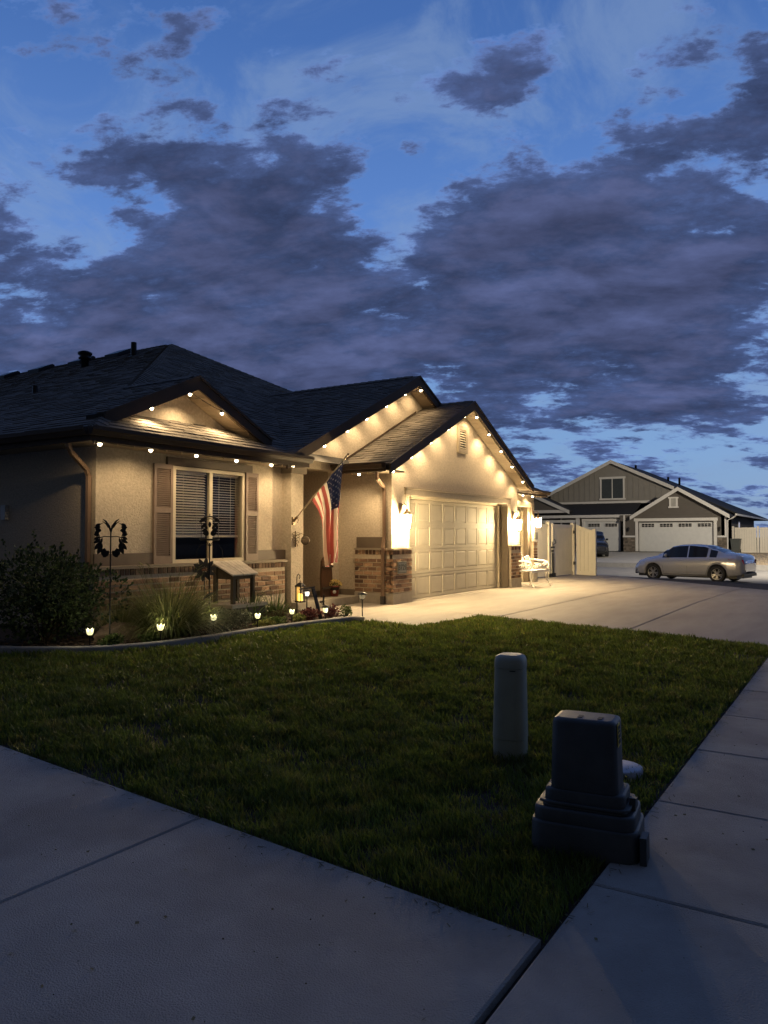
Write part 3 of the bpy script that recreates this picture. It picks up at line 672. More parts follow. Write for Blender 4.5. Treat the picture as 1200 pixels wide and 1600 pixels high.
bulbrun('lights along the rakes of the tall gable above the entry',[(x,8.455,rk(14.8,4.97,.487,x,.215)) for x in(10.37,11.29,12.03,12.71,13.47,14.24,14.95,15.75)],((10.25,8.455,2.57),(16.1,8.455,4.12)),3.4)
bulbrun('lights along the rakes of the garage gable',[(x,7.60,rk(15.85,4.47,.474,x,.205)) for x in(12.34,13.05,13.85,14.64,15.46,16.1,16.79,17.51,18.21,18.94)],((12.2,7.6,2.53),(19.4,7.6,2.58)),5)
bulbrun('single eave light over the garage side wall by the downspout',[(12.14,8.25,2.56)],((12.14,8.75,2.56),(12.14,7.65,2.56)),6)
bulbrun('pair of eave lights over the narrow side bay',[(20.98,8.42,2.56),(21.75,8.42,2.56)],((19.6,8.42,2.56),(22.8,8.42,2.56)),5)

# ------------------------------------------------------------------ wall lanterns
def wall_lantern(loc,label,power,g=None):
    """loc = centre of the glass; wall is at +Y"""
    x,y,z0=loc
    t=empty('wall_lantern',loc,label,'lantern',g)
    b=MB(); b.lathe([(.045,-.15),(.065,-.13),(.085,.10),(.09,.12)],(x,y,z0),10,sm=False); gl=b.build('glass',lgm,t)
    b=MB()
    for k in range(5):
        q=2*math.pi*k/5; c,s_=math.cos(q),math.sin(q); b.tube([(x+.06*c,y+.06*s_,z0-.14),(x+.093*c,y+.093*s_,z0+.12)],.006,5)
    b.lathe([(0,-.20),(.015,-.19),(.02,-.165),(.055,-.152),(.055,-.146)],(x,y,z0),12); b.lathe([(.11,.115),(.10,.135),(.05,.19),(.03,.20),(.03,.22),(.012,.24),(.0,.28)],(x,y,z0),12)
    b.build('frame',mat('bronze',(.16,.11,.06),.4,.1,metal=.6),t)
    pts=[(x,y,z0+.25),(x,y+.0,z0+.30),(x-.0,y+.05,z0+.34),(x,y+.11,z0+.33),(x,y+.14,z0+.27)]
    b=MB(); b.tube(pts,.009,7); b.box(x-.05,x+.05,y+.145,y+.157,z0+.12,z0+.36); b.build('arm',MATS['bronze'],t)
    return t
wall_lantern((13.10,7.735,1.66),'glaring wall lantern left of the wide garage door above the house number','lantern'and 1)
wall_lantern((18.93,7.735,1.66),'glaring wall lantern right of the wide garage door above the bench',1)
wall_lantern((22.36,8.47,1.78),'smaller looking wall lantern at the far right corner beside the white gate',1)

# ------------------------------------------------------------------ GARDEN BED
CURB=[(4.6,11.8),(4.75,10.4),(4.95,9.2),(5.12,8.5),(5.30,8.12),(5.62,7.75),(6.0,7.50),(6.44,7.36),(6.95,7.29),(7.6,7.27),(8.3,7.27),(9.0,7.22),(9.7,7.13),(10.10,7.03),(10.24,6.85),(10.245,6.3)]
def spline(P,n=5):
    out=[]
    for i in range(len(P)-1):
        p0=P[max(i-1,0)];p1=P[i];p2=P[i+1];p3=P[min(i+2,len(P)-1)]
        for k in range(n):
            t=k/n; out.append(tuple(.5*((2*p1[j])+(-p0[j]+p2[j])*t+(2*p0[j]-5*p1[j]+4*p2[j]-p3[j])*t*t+(-p0[j]+3*p1[j]-3*p2[j]+p3[j])*t**3) for j in range(len(p1))))
    out.append(tuple(P[-1])); return out
CS=spline(CURB[:-1],6)
b=MB(); prof=[(-.065,-.06),(-.06,.045),(-.04,.062),(.04,.062),(.06,.045),(.065,-.06)]; rows_=[]
for i,(x,y) in enumerate(CS):
    a=Vector(CS[max(i-1,0)]);c=Vector(CS[min(i+1,len(CS)-1)]); t=(c-a).normalized(); n_=Vector((-t.y,t.x))
    rows_.append([(x+n_.x*o_,y+n_.y*o_,gz(x,y)+h_) for o_,h_ in prof])
vs=[p for r in rows_ for p in r]; k=len(prof)
b.add(vs,[(i*k+j,i*k+j+1,(i+1)*k+j+1,(i+1)*k+j) for i in range(len(rows_)-1) for j in range(k-1)],sm=True)
b.add(rows_[-1],[list(range(k))]); b.add(rows_[0],[list(range(k))])
b.build('garden_curb',mat('curb_concrete',(.30,.28,.25),.9,.12,6,.5,80),label='curved poured concrete curb between the lawn and the garden bed',cat='curb')
# bark mulch in the bed
def inpoly(x,y,P):
    c=False; n=len(P); j=n-1
    for i in range(n):
        if (P[i][1]>y)!=(P[j][1]>y) and x<(P[j][0]-P[i][0])*(y-P[i][1])/(P[j][1]-P[i][1])+P[i][0]: c=not c
        j=i
    return c
BED=list(CS)+[(10.3,7.2),(10.8,7.9),(10.8,8.8),(6.6,8.8),(6.6,12)]
b=MB()
n=0
while n<5200:
    x=R.uniform(4.7,10.75);y=R.uniform(6.9,9.2)
    if not inpoly(x,y,BED): continue
    n+=1; a=R.uniform(0,6.28); l=R.uniform(.012,.035); w=R.uniform(.006,.012); zq=gz(x,y)+R.uniform(.0,.03); c,s_=math.cos(a),math.sin(a); t=R.uniform(-.02,.02)
    b.add([(x+c*l-s_*w,y+s_*l+c*w,zq+t),(x-c*l-s_*w,y-s_*l+c*w,zq),(x-c*l+s_*w,y-s_*l-c*w,zq+.006),(x+c*l+s_*w,y+s_*l-c*w,zq+t+.006)],[(0,1,2,3)])
b.build('bark_mulch',mat('bark',(.075,.045,.028),.95,.3,20,isl=.5),kind='stuff')

# ------------------------------------------------------------------ LAWN
def lawn():
    rg=np.random.default_rng(3)
    left=lambda y:2.80+(y-1.05)*.055
    poly=[(2.79,1.045)]+[(dleft(1.05)-.01,1.045),(dleft(5.7)-.02,5.70),(10.235,5.86),(10.235,6.9)]+[(x-.0,y-.06) for x,y in CS[::-1][2:]]+[(left(11.6),11.6)]
    P=np.array(poly); N0=2200000
    x=rg.uniform(2.7,12.4,N0); y=rg.uniform(1.03,11.6,N0)
    # density falls with distance from the camera
    d=np.hypot(x,y); keep=rg.uniform(0,1,N0)<np.clip((4.0/d)**1.35,0,1)*.62
    x=x[keep];y=y[keep]
    ins=np.zeros(len(x),bool); j=len(P)-1
    for i in range(len(P)):
        c=(P[i,1]>y)!=(P[j,1]>y)
        with np.errstate(divide='ignore',invalid='ignore'):
            c&=x<(P[j,0]-P[i,0])*(y-P[i,1])/(P[j,1]-P[i,1])+P[i,0]
        ins^=c; j=i
    x=x[ins];y=y[ins]; n=len(x); d=np.hypot(x,y)
    def field(x,y,f,seed):
        r2=np.random.default_rng(seed); v=0
        for k in range(7):
            a=r2.uniform(0,6.28); ff=f*r2.uniform(.6,1.7); v=v+np.sin((x*np.cos(a)+y*np.sin(a))*ff+r2.uniform(0,6.28)+.8*np.sin(x*ff*.5+y*ff*.3+k))
        return v/7
    # uneven turf: tufts, thin spots
    patch=field(x,y,5.,1); fine=field(x,y,19.,2)
    k2=rg.uniform(0,1,n)<np.clip(.66+.75*patch+.55*fine,.16,1); x,y,d,patch,fine=[a[k2] for a in(x,y,d,patch,fine)]; n=len(x)
    h=(.050+.018*patch+.015*fine)*rg.uniform(.45,1.55,n)
    w=.0024*np.clip(d/3.4,1,3.6)*rg.uniform(.7,1.3,n)
    la=rg.uniform(0,6.283,n)*.75+field(x,y,2.2,5)*2.2; lean=h*rg.uniform(.15,.95,n)
    dx,dy=np.cos(la)*lean,np.sin(la)*lean; fa=rg.uniform(0,3.1416,n); wx,wy=np.cos(fa)*w,np.sin(fa)*w
    b=np.where(y<6.5,-.175+(y-1.03)/5.47*.145,np.minimum(0,-.03+(y-6.5)*.02)); z0=b-.028
    V=np.empty((n,5,3),np.float32)
    V[:,0]=np.stack([x-wx,y-wy,z0],1);V[:,1]=np.stack([x+wx,y+wy,z0],1)
    V[:,2]=np.stack([x+dx*.38-wx*.8,y+dy*.38-wy*.8,z0+h*.62],1);V[:,3]=np.stack([x+dx*.38+wx*.8,y+dy*.38+wy*.8,z0+h*.62],1)
    V[:,4]=np.stack([x+dx,y+dy,z0+h],1)
    me=bpy.data.meshes.new('lawn'); me.vertices.add(n*5); me.vertices.foreach_set('co',V.reshape(-1))
    base=(np.arange(n)*5)[:,None]
    loops=np.concatenate([base+0,base+1,base+3,base+2,base+2,base+3,base+4],1).reshape(-1).astype(np.int32)
    me.loops.add(len(loops)); me.loops.foreach_set('vertex_index',loops)
    st=np.empty((n,2),np.int32); st[:,0]=np.arange(n)*7; st[:,1]=st[:,0]+4
    me.polygons.add(n*2); me.polygons.foreach_set('loop_start',st.reshape(-1)); 
    me.update(calc_edges=True); me.validate()
    me.materials.append(mat('grass_blade',(.115,.155,.026),.5,.35,2.6,isl=.45,trans=.5,col2=(.185,.175,.045),c2s=7,c2t=.52,spec=.4))
    o=bpy.data.objects.new('lawn',me); COL.objects.link(o); tag(o,kind='stuff'); print('blades',n)
lawn()

# ------------------------------------------------------------------ PLANTS
def leafm(name,col,col2,tr=.25): return mat(name,col,.6,.3,8,isl=.4,trans=tr,col2=col2,c2s=0,spec=.3)
g_dark=leafm('leaf_dark',(.025,.042,.018),(.07,.10,.04)); g_mid=leafm('leaf_mid',(.07,.11,.03),(.13,.17,.05)); g_grey=leafm('leaf_greygreen',(.08,.09,.055),(.15,.15,.10)); g_straw=leafm('blade_straw',(.11,.15,.04),(.26,.25,.11),.4); g_purple=leafm('leaf_purple',(.09,.022,.03),(.17,.06,.05)); g_yel=leafm('leaf_yellowgreen',(.13,.15,.03),(.22,.20,.06)); g_brown=leafm('leaf_brown',(.10,.06,.03),(.06,.07,.03))
stemm=mat('stem_brown',(.06,.04,.025),.9,.2,20)
def rv(): 
    while 1:
        v=Vector((R.uniform(-1,1),R.uniform(-1,1),R.uniform(-1,1)))
        if .05<v.length<1: return v
def leafquad(b,p,d,w,l,fold=.25):
    d=d.normalized(); s_=d.cross(rv()).normalized(); n_=s_.cross(d)
    m_=p+d*l*.5; t=p+d*l-n_*l*fold*.4
    b.add([p,m_+s_*w+n_*w*fold,t,m_-s_*w+n_*w*fold,m_-n_*0],[(0,1,4),(1,2,4),(0,4,3),(4,2,3)])
def bush(name,c,rx,ry,rz_,n,leaf,m,label,cat='bush',lobes=9,flower=None,stems=7,top=None,group=None):
    c=Vector(c); t=empty(name,c,label,cat,group)
    lb=[(Vector((R.uniform(-.6,.6)*rx,R.uniform(-.6,.6)*ry,rz_*R.uniform(.55,1.25))),R.uniform(.35,.6)) for _ in range(lobes)]
    b=MB()
    for i in range(n):
        q,rr=R.choice(lb); v=rv(); v=v.normalized()*(v.length**.45)
        p=c+q+Vector((v.x*rx*rr,v.y*ry*rr,v.z*rz_*rr*1.1))
        if p.z<c.z+.01: p.z=c.z+R.uniform(.01,.1)
        d=(v+Vector((0,0,.35))+rv()*.7); leafquad(b,p,d,leaf*R.uniform(.28,.42),leaf*R.uniform(.7,1.25))
    if name=='dark_bush':
        for i in range(46):
            q,rr=R.choice(lb); v=rv().normalized(); v.z=abs(v.z)*1.2; p=c+q+Vector((v.x*rx*rr,v.y*ry*rr,v.z*rz_*rr)); d=(v+Vector((0,0,.8))+rv()*.4).normalized(); l_=R.uniform(.10,.24)
            for k in range(9): leafquad(b,p+d*l_*k/9,d+rv()*1.1,leaf*.33,leaf*R.uniform(.7,1.1))
    b.build('foliage',m,t)
    b=MB()
    for i in range(stems):
        q,rr=lb[i%len(lb)]; e=c+q*.9; mid=c.lerp(e,.5)+Vector((R.uniform(-.04,.04),R.uniform(-.04,.04),0)); b.tube([c+Vector((R.uniform(-.03,.03),R.uniform(-.03,.03),0)),mid,e],[.012*rx+.004,.008*rx+.003,.003],5)
    b.build('stem',stemm,t)
    if flower:
        fm,nf,fs=flower; b=MB()
        for i in range(nf):
            q,rr=R.choice(lb); v=rv().normalized(); v.z=abs(v.z); p=c+q+Vector((v.x*rx*rr,v.y*ry*rr,v.z*rz_*rr*1.15))
            for k in range(5): leafquad(b,p,v+rv()*.8,fs*.35,fs)
        b.build('flowers',fm,t)
    return t
def clump(name,c,n,ln,w,m,label,cat='grass',spread=.12,arch=1.,up=1.,seg=6,group=None,plumes=0):
    c=Vector(c); t=empty(name,c,label,cat,group); b=MB()
    for i in range(n):
        a=R.uniform(0,6.283); r0=spread*math.sqrt(R.random()); l=ln*R.uniform(.55,1.15); el=R.uniform(.55,1.5)**1.0; el=min(el,1.5)*up
        dr=Vector((math.cos(a),math.sin(a),0)); p=c+dr*r0; v=dr*math.cos(el)+Vector((0,0,math.sin(el))); sd_=Vector((-dr.y,dr.x,0)); g_=arch*R.uniform(.7,1.4)
        pts=[]
        for k in range(seg+1):
            pts.append(p.copy()); p=p+v*(l/seg); v=(v+Vector((0,0,-g_*1.15/seg*(k+1)/seg*1.6))).normalized()
            if p.z<c.z+.01: p.z=c.z+.01
        vs=[]
        for k,q in enumerate(pts):
            ww=w*(1-(k/seg)**1.6)*.5+.0004; vs+=[q-sd_*ww,q+sd_*ww]
        b.add(vs,[(2*k,2*k+1,2*k+3,2*k+2) for k in range(seg)])
    b.build('blades',m,t)
    if plumes:
        b=MB()
        for i in range(plumes):
            a=R.uniform(0,6.283); dr=Vector((math.cos(a),math.sin(a),0)); l=ln*R.uniform(.95,1.2); p=c+dr*spread*.4; e=p+dr*l*.28+Vector((0,0,l*.93)); mid=p.lerp(e,.55)+Vector((0,0,.05))
            b.tube([p,mid,e],[.002,.002,.003],4); b.tube([e,e+dr*.06+Vector((0,0,.04))],[.006,.001],4)
        b.build('seed_stalks',g_straw,t)
    return t
bush('dark_bush',(5.80,8.72,0),.78,.72,.66,7500,.052,g_dark,'large dark leafy bush at the left corner of the house',lobes=16,stems=14)
bush('dark_bush',(5.05,9.55,0),.7,.7,.60,4500,.055,g_dark,'low dark bush at the left edge behind the garden curb',lobes=12,stems=10)
clump('fountain_grass',(7.12,7.95,0),3000,.86,.0105,g_straw,'big arching clump of fountain grass under the left shutter','ornamental grass',.28,1.8,.94,plumes=16,seg=8)
clump('fountain_grass',(6.72,8.45,0),700,.62,.006,g_straw,'smaller tuft of ornamental grass behind the big clump','ornamental grass',.16,1.2,seg=6)
bush('catmint_bush',(8.12,7.66,0),.34,.26,.19,2600,.030,g_grey,'soft grey-green mound between the grass and the candle lantern',lobes=10)
clump('daylily_plant',(9.05,8.25,0),170,.55,.020,g_mid,'clump of broad strap leaves below the brick ledge','plant',.14,1.3,seg=6)
clump('daylily_plant',(9.55,8.15,0),150,.48,.018,g_mid,'second strap-leaved clump beside the porch column','plant',.14,1.3,seg=6)
bush('ground_cover_plant',(8.55,7.50,0),.22,.13,.06,700,.028,g_yel,'low yellow-green plant behind the fourth tulip light','plant')
bush('ground_cover_plant',(8.85,7.55,0),.24,.14,.07,700,.028,g_mid,'low green plant between the fourth and fifth tulip lights','plant')
bush('ground_cover_plant',(9.28,7.45,0),.13,.10,.08,420,.026,g_yel,'small bright yellow-green plant right of the fifth tulip light','plant')
bush('heuchera_plant',(9.60,7.50,0),.18,.14,.10,600,.040,g_purple,'dark purple leafy plant left of the iron crossbar stake','plant')
bush('heuchera_plant',(10.05,7.42,0),.14,.12,.11,450,.040,g_purple,'round burgundy plant beside the capped glass light','plant')
bush('small_green_shrub',(10.38,7.32,0),.10,.09,.12,420,.032,g_mid,'small upright green shrub left of the mushroom path light','shrub')
bush('dry_plant',(9.25,7.95,0),.35,.18,.09,900,.030,g_brown,'brownish dry plant in front of the strap leaves','plant')
bush('leafy_plant',(5.98,7.66,0),.16,.10,.09,420,.040,g_mid,'small leafy plant around the leftmost tulip light','plant')
bush('leafy_plant',(7.72,7.50,0),.14,.08,.06,350,.032,g_grey,'pale leafy plant in front of the third tulip light','plant')
bush('leafy_plant',(6.50,7.62,0),.12,.08,.07,280,.040,g_mid,'small leafy plant behind the second tulip light','plant')
# boulder
def rock(c,rx,ry,rz_,m,label,name='boulder'):
    import bmesh
    bm=bmesh.new(); bmesh.ops.create_icosphere(bm,subdivisions=5,radius=1)
    r0=[rv().normalized() for _ in range(14)]; hh=[R.uniform(.52,.86) for _ in r0]
    for v in bm.verts:
        p=v.co.normalized(); s_=1
        for q,h in zip(r0,hh):
            dd=p.dot(q)
            if dd>0 and dd*s_>h: s_=h/dd
        s_*=1+.035*math.sin(p.x*13+p.y*7)*math.sin(p.z*11+p.x*5)+.015*math.sin(p.x*41+p.z*23)*math.sin(p.y*37+p.z*9)
        v.co=Vector((p.x*rx,p.y*ry,p.z*rz_))*s_
    me=bpy.data.meshes.new(name); bm.to_mesh(me); bm.free(); me.materials.append(m); o=bpy.data.objects.new(name,me); COL.objects.link(o); o.location=c; return tag(o,label,'rock')
rock((6.38,8.12,.06),.36,.26,.27,mat('boulder_stone',(.20,.14,.10),.95,.25,9,1,25),'brown boulder between the dark bush and the fountain grass')
# ---- tulip lights
def tulip():
    t=empty('tulip_light',(0,0,0),'x','garden light',group='tulip shaped solar lights along the curb')
    b=MB(); b.tube([(0,0,-.03),(0,0,.15)],.009,8); b.lathe([(.0,.145),(.022,.15),(.026,.165),(.018,.172)],n=10); b.build('stake',black,t)
    for k in range(5):
        a=2*math.pi*k/5+.3; b=MB(); rows=[(.012,.165,.014),(.036,.185,.030),(.043,.21,.032),(.045,.232,.020),(.052,.252,.003)]; vs=[]
        for r_,z_,w_ in rows:
            for s_ in(-1,0,1): 
                rr=r_*(1 if s_==0 else .93); aa=a+s_*w_/max(r_,.02)*.9; vs.append((rr*math.cos(aa),rr*math.sin(aa),z_-(0 if s_==0 else .004)))
        b.add(vs,[(i*3+j,i*3+j+1,i*3+j+4,i*3+j+3) for i in range(4) for j in(0,1)],sm=True); b.build('petal',solarm,t)
    b=MB(); b.lathe([(0,.17),(.018,.19),(.018,.215),(.006,.23)],n=10); b.build('lamp_core',mat('core_glow',(.9,.9,.6),.5,0,emit=(1,.93,.55),es=3),t)
    return t
tp=tulip(); light('solar_light','POINT',(0,0,.29),2.2,(1,.9,.55),tp,.03)
spots=[(5.76,7.78,.98,'leftmost glowing tulip light, before the dark bush'),(6.55,7.46,.98,'second tulip light from the left, at the foot of the fountain grass'),(7.67,7.66,1.0,'tulip light at the right edge of the fountain grass'),(8.31,7.42,.92,'tulip light in front of the grey-green mound'),(9.09,7.42,.90,'tulip light among the yellow-green ground cover')]
for i,(x,y,s_,lb) in enumerate(spots):
    if i==0: tp.location=(x,y,gz(x,y)+.01); tp.scale=(s_,)*3; tp['label']=lb
    else: copy_tree(tp,(x,y,gz(x,y)+.01),R.uniform(0,1),lb,sc=s_)
# capped glass light
def capped(x,y,h,r,label,glow,name='path_light'):
    z0=gz(x,y); t=empty(name,(x,y,z0),label,'garden light')
    b=MB(); b.tube([(x,y,z0-.03),(x,y,z0+h-.13)],.010,8); b.lathe([(.0,z0+h-.14),(.028,z0+h-.132),(.030,z0+h-.12)],(x,y,0),12); b.build('stake',black,t)
    b=MB(); b.lathe([(r*.55,z0+h-.12),(r*.85,z0+h-.09),(r*.9,z0+h-.035)],(x,y,0),14); b.build('glass',glow,t)
    b=MB()
    for k in range(4): a=k*math.pi/2+.4; b.tube([(x+r*.6*math.cos(a),y+r*.6*math.sin(a),z0+h-.12),(x+r*.93*math.cos(a),y+r*.93*math.sin(a),z0+h-.035)],.004,5)
    b.lathe([(r*1.45,z0+h-.042),(r*1.5,z0+h-.034),(r*1.0,z0+h-.012),(r*.5,z0+h-.003),(0,z0+h)],(x,y,0),16); b.build('cap',black,t); return t
capped(9.83,7.33,.25,.045,'capped glass light before the iron crossbar stake',solarm)
light('solar_light','POINT',(9.83,7.22,.14),.9,(1,.9,.55),None,.03)
capped(10.55,7.10,.43,.055,'tall mushroom-cap path light where the curb meets the walk',mat('frosted_glass',(.55,.5,.38),.3,.05,emit=(1,.85,.55),es=.12))
# ---- candle lantern on shepherd hook
t=empty('shepherd_hook',(9.98,8.02,0),'thin black shepherd hook holding the candle lantern','garden hook')
b=MB(); b.tube([(9.95,8.02,-.05),(9.95,8.02,.62),(9.955,8.02,.68),(9.99,8.02,.715),(10.03,8.02,.69),(10.035,8.02,.65),(10.02,8.02,.63)],.006,7); o=b.build('hook_rod',black,t)
t=empty('candle_lantern',(10.02,8.0,.25),'black lantern with a glowing yellow candle hanging from the hook','lantern')
x,y=10.02,8.0; b=MB()
for sx in(-1,1):
    for sy in(-1,1): b.box(x+sx*.055-.006,x+sx*.055+.006,y+sy*.055-.006,y+sy*.055+.006,.26,.50)
b.box(x-.066,x+.066,y-.066,y+.066,.235,.26); b.box(x-.066,x+.066,y-.066,y+.066,.50,.512)
b.build('frame',black,t)
b=MB(); b.add([(x-.07,y-.07,.513),(x+.07,y-.07,.513),(x+.07,y+.07,.513),(x-.07,y+.07,.513),(x-.02,y-.02,.565),(x+.02,y-.02,.565),(x+.02,y+.02,.565),(x-.02,y+.02,.565)],[(0,1,5,4),(1,2,6,5),(2,3,7,6),(3,0,4,7),(4,5,6,7),(3,2,1,0)]); b.tube([(x-.02,y,.565),(x,y,.60),(x+.02,y,.565)],.004,5); b.build('roof',black,t)
b=MB(); b.lathe([(.035,.262),(.035,.37),(.028,.38),(.0,.375)],(x,y,0),14); b.build('candle',mat('candle_glow',(.8,.6,.2),.5,0,emit=(1,.66,.12),es=2.6),t)
b=MB(); b.box(x-.054,x+.054,y+.05,y+.053,.262,.498); b.build('back_pane',mat('amber_pane',(.5,.36,.15),.3,.1,emit=(1,.6,.15),es=.25),t)
light('candle_light','POINT',(x,y-.0,.44),.25,(1,.65,.25),t,.02)
capped(10.30,8.08,.44,.05,'small white-glowing light just behind the candle lantern',mat('white_glow',(.8,.8,.75),.4,0,emit=(1,.93,.8),es=2.0))
# ---- iron crossbar stake
t=empty('iron_stake',(9.86,7.5,0),'leaning black iron stake with a long crossbar beside the porch step','garden ornament')
b=MB(); b.prism([(9.88,7.47,-.03),(9.95,7.47,-.03),(9.77,7.50,.505),(9.70,7.50,.505)],(0,.02,0)); b.build('upright',black,t)
b=MB(); b.prism([(9.38,7.50,.50),(9.76,7.50,.51),(9.78,7.50,.535),(9.42,7.50,.525)],(0,.018,0)); b.build('crossbar',black,t)
b=MB(); b.box(9.90,10.01,7.485,7.50,.26,.285); b.prism([(9.99,7.485,.16),(10.03,7.485,.16),(10.00,7.485,.27),(10.02,7.485,.38),(9.985,7.485,.38),(9.975,7.485,.27)],(0,.015,0)); b.build('side_hook',black,t)
b=MB(); b.tube([(9.93,7.49,.25),(10.12,7.42,-.0)],.003,5); b.build('guy_wire',black,t)
# ---- winged stake
def leafplate(b,c,ang,l,w,ux,th=.004):
    """flat pointed leaf in the vertical plane spanned by ux and z"""
    c=Vector(c); d=ux*math.cos(ang)+Vector((0,0,math.sin(ang))); s_=-ux*math.sin(ang)+Vector((0,0,math.cos(ang))); n_=ux.cross(Vector((0,0,1)))
    pr=[(0,0),(.2,.34),(.5,.5),(.8,.33),(1,0),(.8,-.33),(.5,-.5),(.2,-.34)]
    b.prism([c+d*(a*l)+s_*(e_*w)-n_*th/2 for a,e_ in pr],n_*th)
ux=Vector((math.sin(rad(38)),-math.cos(rad(38)),0)); cx_,cy_=6.07,7.82
t=empty('winged_stake',(cx_,cy_,0),'tall black metal stake with butterfly-like leaf wings','garden ornament')
b=MB(); b.tube([(cx_,cy_,-.05),(cx_,cy_,1.42)],.009,7); b.build('rod',black,t)
for sg in(-1,1):
    U=ux*sg; c0=Vector((cx_,cy_,0)); b=MB()
    P=lambda u_,z_:c0+U*u_+Vector((0,0,z_))
    b.tube([P(0,1.40),P(.02,1.47),P(.06,1.53),P(.10,1.56)],[.010,.014,.012,.003],6)
    b.tube([P(.03,1.45),P(.06,1.50),P(.105,1.535)],[.006,.008,.002],6)
    b.tube([P(0,1.34),P(.07,1.345),P(.13,1.33)],.006,6)
    b.tube([P(.13,1.33),P(.155,1.42),P(.13,1.49),P(.09,1.515)],[.005,.006,.006,.002],5)
    b.tube([P(.13,1.33),P(.14,1.24),P(.10,1.17),P(.01,1.15)],[.006,.008,.008,.004],6)
    for (u_,z_,a,l,w) in((.12,1.50,-20,.07,.03),(.12,1.46,-5,.08,.045),(.12,1.43,-35,.09,.05),(.11,1.41,20,.08,.05),(.13,1.36,10,.075,.045),(.13,1.34,-25,.08,.04),
                         (.12,1.31,-30,.10,.045),(.11,1.28,-50,.13,.055),(.10,1.26,-68,.15,.06),(.07,1.20,-75,.10,.075),(.02,1.17,-50,.11,.07),(.10,1.33,-75,.10,.03)):
        leafplate(b,P(u_,z_),rad(a),l,w,U)
    b.build('wing',black,t)
# ---- spinner / feeder stake
cx_,cy_=7.87,7.95; U=ux; c0=Vector((cx_,cy_,0)); P=lambda u_,z_:c0+U*u_+Vector((0,0,z_))
t=empty('feeder_stake',(cx_,cy_,0),'black iron feeder stake with arched roof and tray before the window','garden ornament')
b=MB(); b.tube([P(0,-.05),P(0,1.25)],.010,7); b.build('rod',black,t)
b=MB(); b.tube([P(-.145,1.55),P(-.11,1.60),P(-.05,1.625),P(0,1.63),P(.05,1.625),P(.11,1.60),P(.145,1.55)],.010,6); b.tube([P(-.12,1.555),P(-.06,1.59),P(0,1.60),P(.06,1.59),P(.12,1.555)],.006,6); b.tube([P(0,1.63),P(0,1.67)],.006,6); 
for s_ in(-1,1): b.prism([P(s_*.145,1.54),P(s_*.10,1.60),P(s_*.06,1.615),P(s_*.07,1.56)],Vector((.006,.006,0)))
b.build('arched_roof',black,t)
b=MB(); b.lathe([(.0,1.285),(.13,1.285),(.145,1.30),(.145,1.31),(.0,1.295)],(cx_,cy_,0),20); b.build('tray',black,t)
b=MB()
for u_ in(-.12,-.06,.06,.12): b.tube([P(u_,1.30),P(u_,1.55)],.004,5)
for u_,z_,a in((-.12,1.46,50),(-.12,1.42,10),(-.06,1.44,-60),(.06,1.44,-120),(.12,1.46,130),(.12,1.42,170),(0,1.47,90),(-.1,1.40,-30),(.1,1.40,210),(-.03,1.45,130),(.03,1.45,50)): leafplate(b,P(u_,z_),rad(a),.09,.045,U)
b.build('leaf_cage',black,t)
b=MB(); b.tube([P(0,1.20),P(-.04,1.26),P(-.05,1.29)],.005,5); b.tube([P(0,1.20),P(.04,1.26),P(.05,1.29)],.005,5); b.tube([P(-.19,1.02),P(-.18,1.14),P(-.13,1.22),P(-.06,1.24),P(0,1.20),P(.06,1.24),P(.13,1.22),P(.18,1.14),P(.19,1.02)],.004,5); b.build('scroll',black,t)
# metal flower
c0=Vector((7.92,8.10,0)); t=empty('metal_flower_stake',c0,'grey metal flower on a stake below the window mullion','garden ornament')
P=lambda u_,z_:c0+U*u_+Vector((0,0,z_)); gm=mat('weathered_metal',(.09,.085,.085),.5,.3,20,metal=.5)
b=MB(); b.tube([P(0,-.03),P(0,.84)],.008,6); b.build('rod',gm,t)
for k in range(10):
    b=MB(); leafplate(b,P(.03*math.cos(k*.628),.86+.03*math.sin(k*.628)),k*.628+.2,.15,.065,U,.006); b.build('petal',gm,t)
b=MB(); b.lathe([(.04,0),(.035,.015),(0,.02)],P(0,.86)+Vector((-.03,-.03,-.01)),12); b.build('flower_center',mat('rust',(.16,.06,.03),.8),t)
b=MB(); leafplate(b,P(0,.45),rad(30),.16,.06,U,.004); leafplate(b,P(0,.35),rad(150),.16,.06,U,.004); b.build('leaves',gm,t,kind='stuff')
# ---- little lean-to shelter
t=empty('wooden_shelter',(8.75,8.4,0),'small rustic shelter with a slanted plank roof on posts below the window','garden ornament')
wood=mat('weathered_wood',(.46,.41,.34),.9,.2,10,.5,40,isl=.12); dwood=mat('dark_wood',(.06,.045,.03),.85,.2,15,.4,40)
for k in range(7):
    u0=k/7; u1=(k+1)/7-.012
    A0=Vector((8.60,8.66,.95));A1=Vector((9.27,8.66,.955));B0=Vector((8.545,8.14,.757));B1=Vector((9.14,8.14,.76))
    b=MB(); p=[A0.lerp(A1,u0),A0.lerp(A1,u1),B0.lerp(B1,u1)+Vector((0,R.uniform(-.01,.01),0)),B0.lerp(B1,u0)]; b.prism(p,(0,0,-.022)); b.build('roof_plank',wood,t)
b=MB(); b.prism([(8.62,8.60,.90),(8.60,8.20,.75),(8.60,8.20,.68),(8.62,8.60,.68)],(.02,0,0)); b.box(8.62,9.1,8.19,8.21,.68,.74); b.build('gable_board',dwood,t)
for x_,y_ in((8.60,8.55),(8.62,8.20),(9.08,8.55),(9.06,8.20)):
    b=MB(); b.box(x_-.028,x_+.028,y_-.028,y_+.028,.30,.74 if y_<8.3 else .88); b.build('post',dwood,t)
b=MB(); b.box(8.45,9.25,8.05,8.68,.25,.30); b.build('stone_top',mat('ledge_stone',(.33,.29,.24),.9,.2,10,.6,40),t)
b=MB()
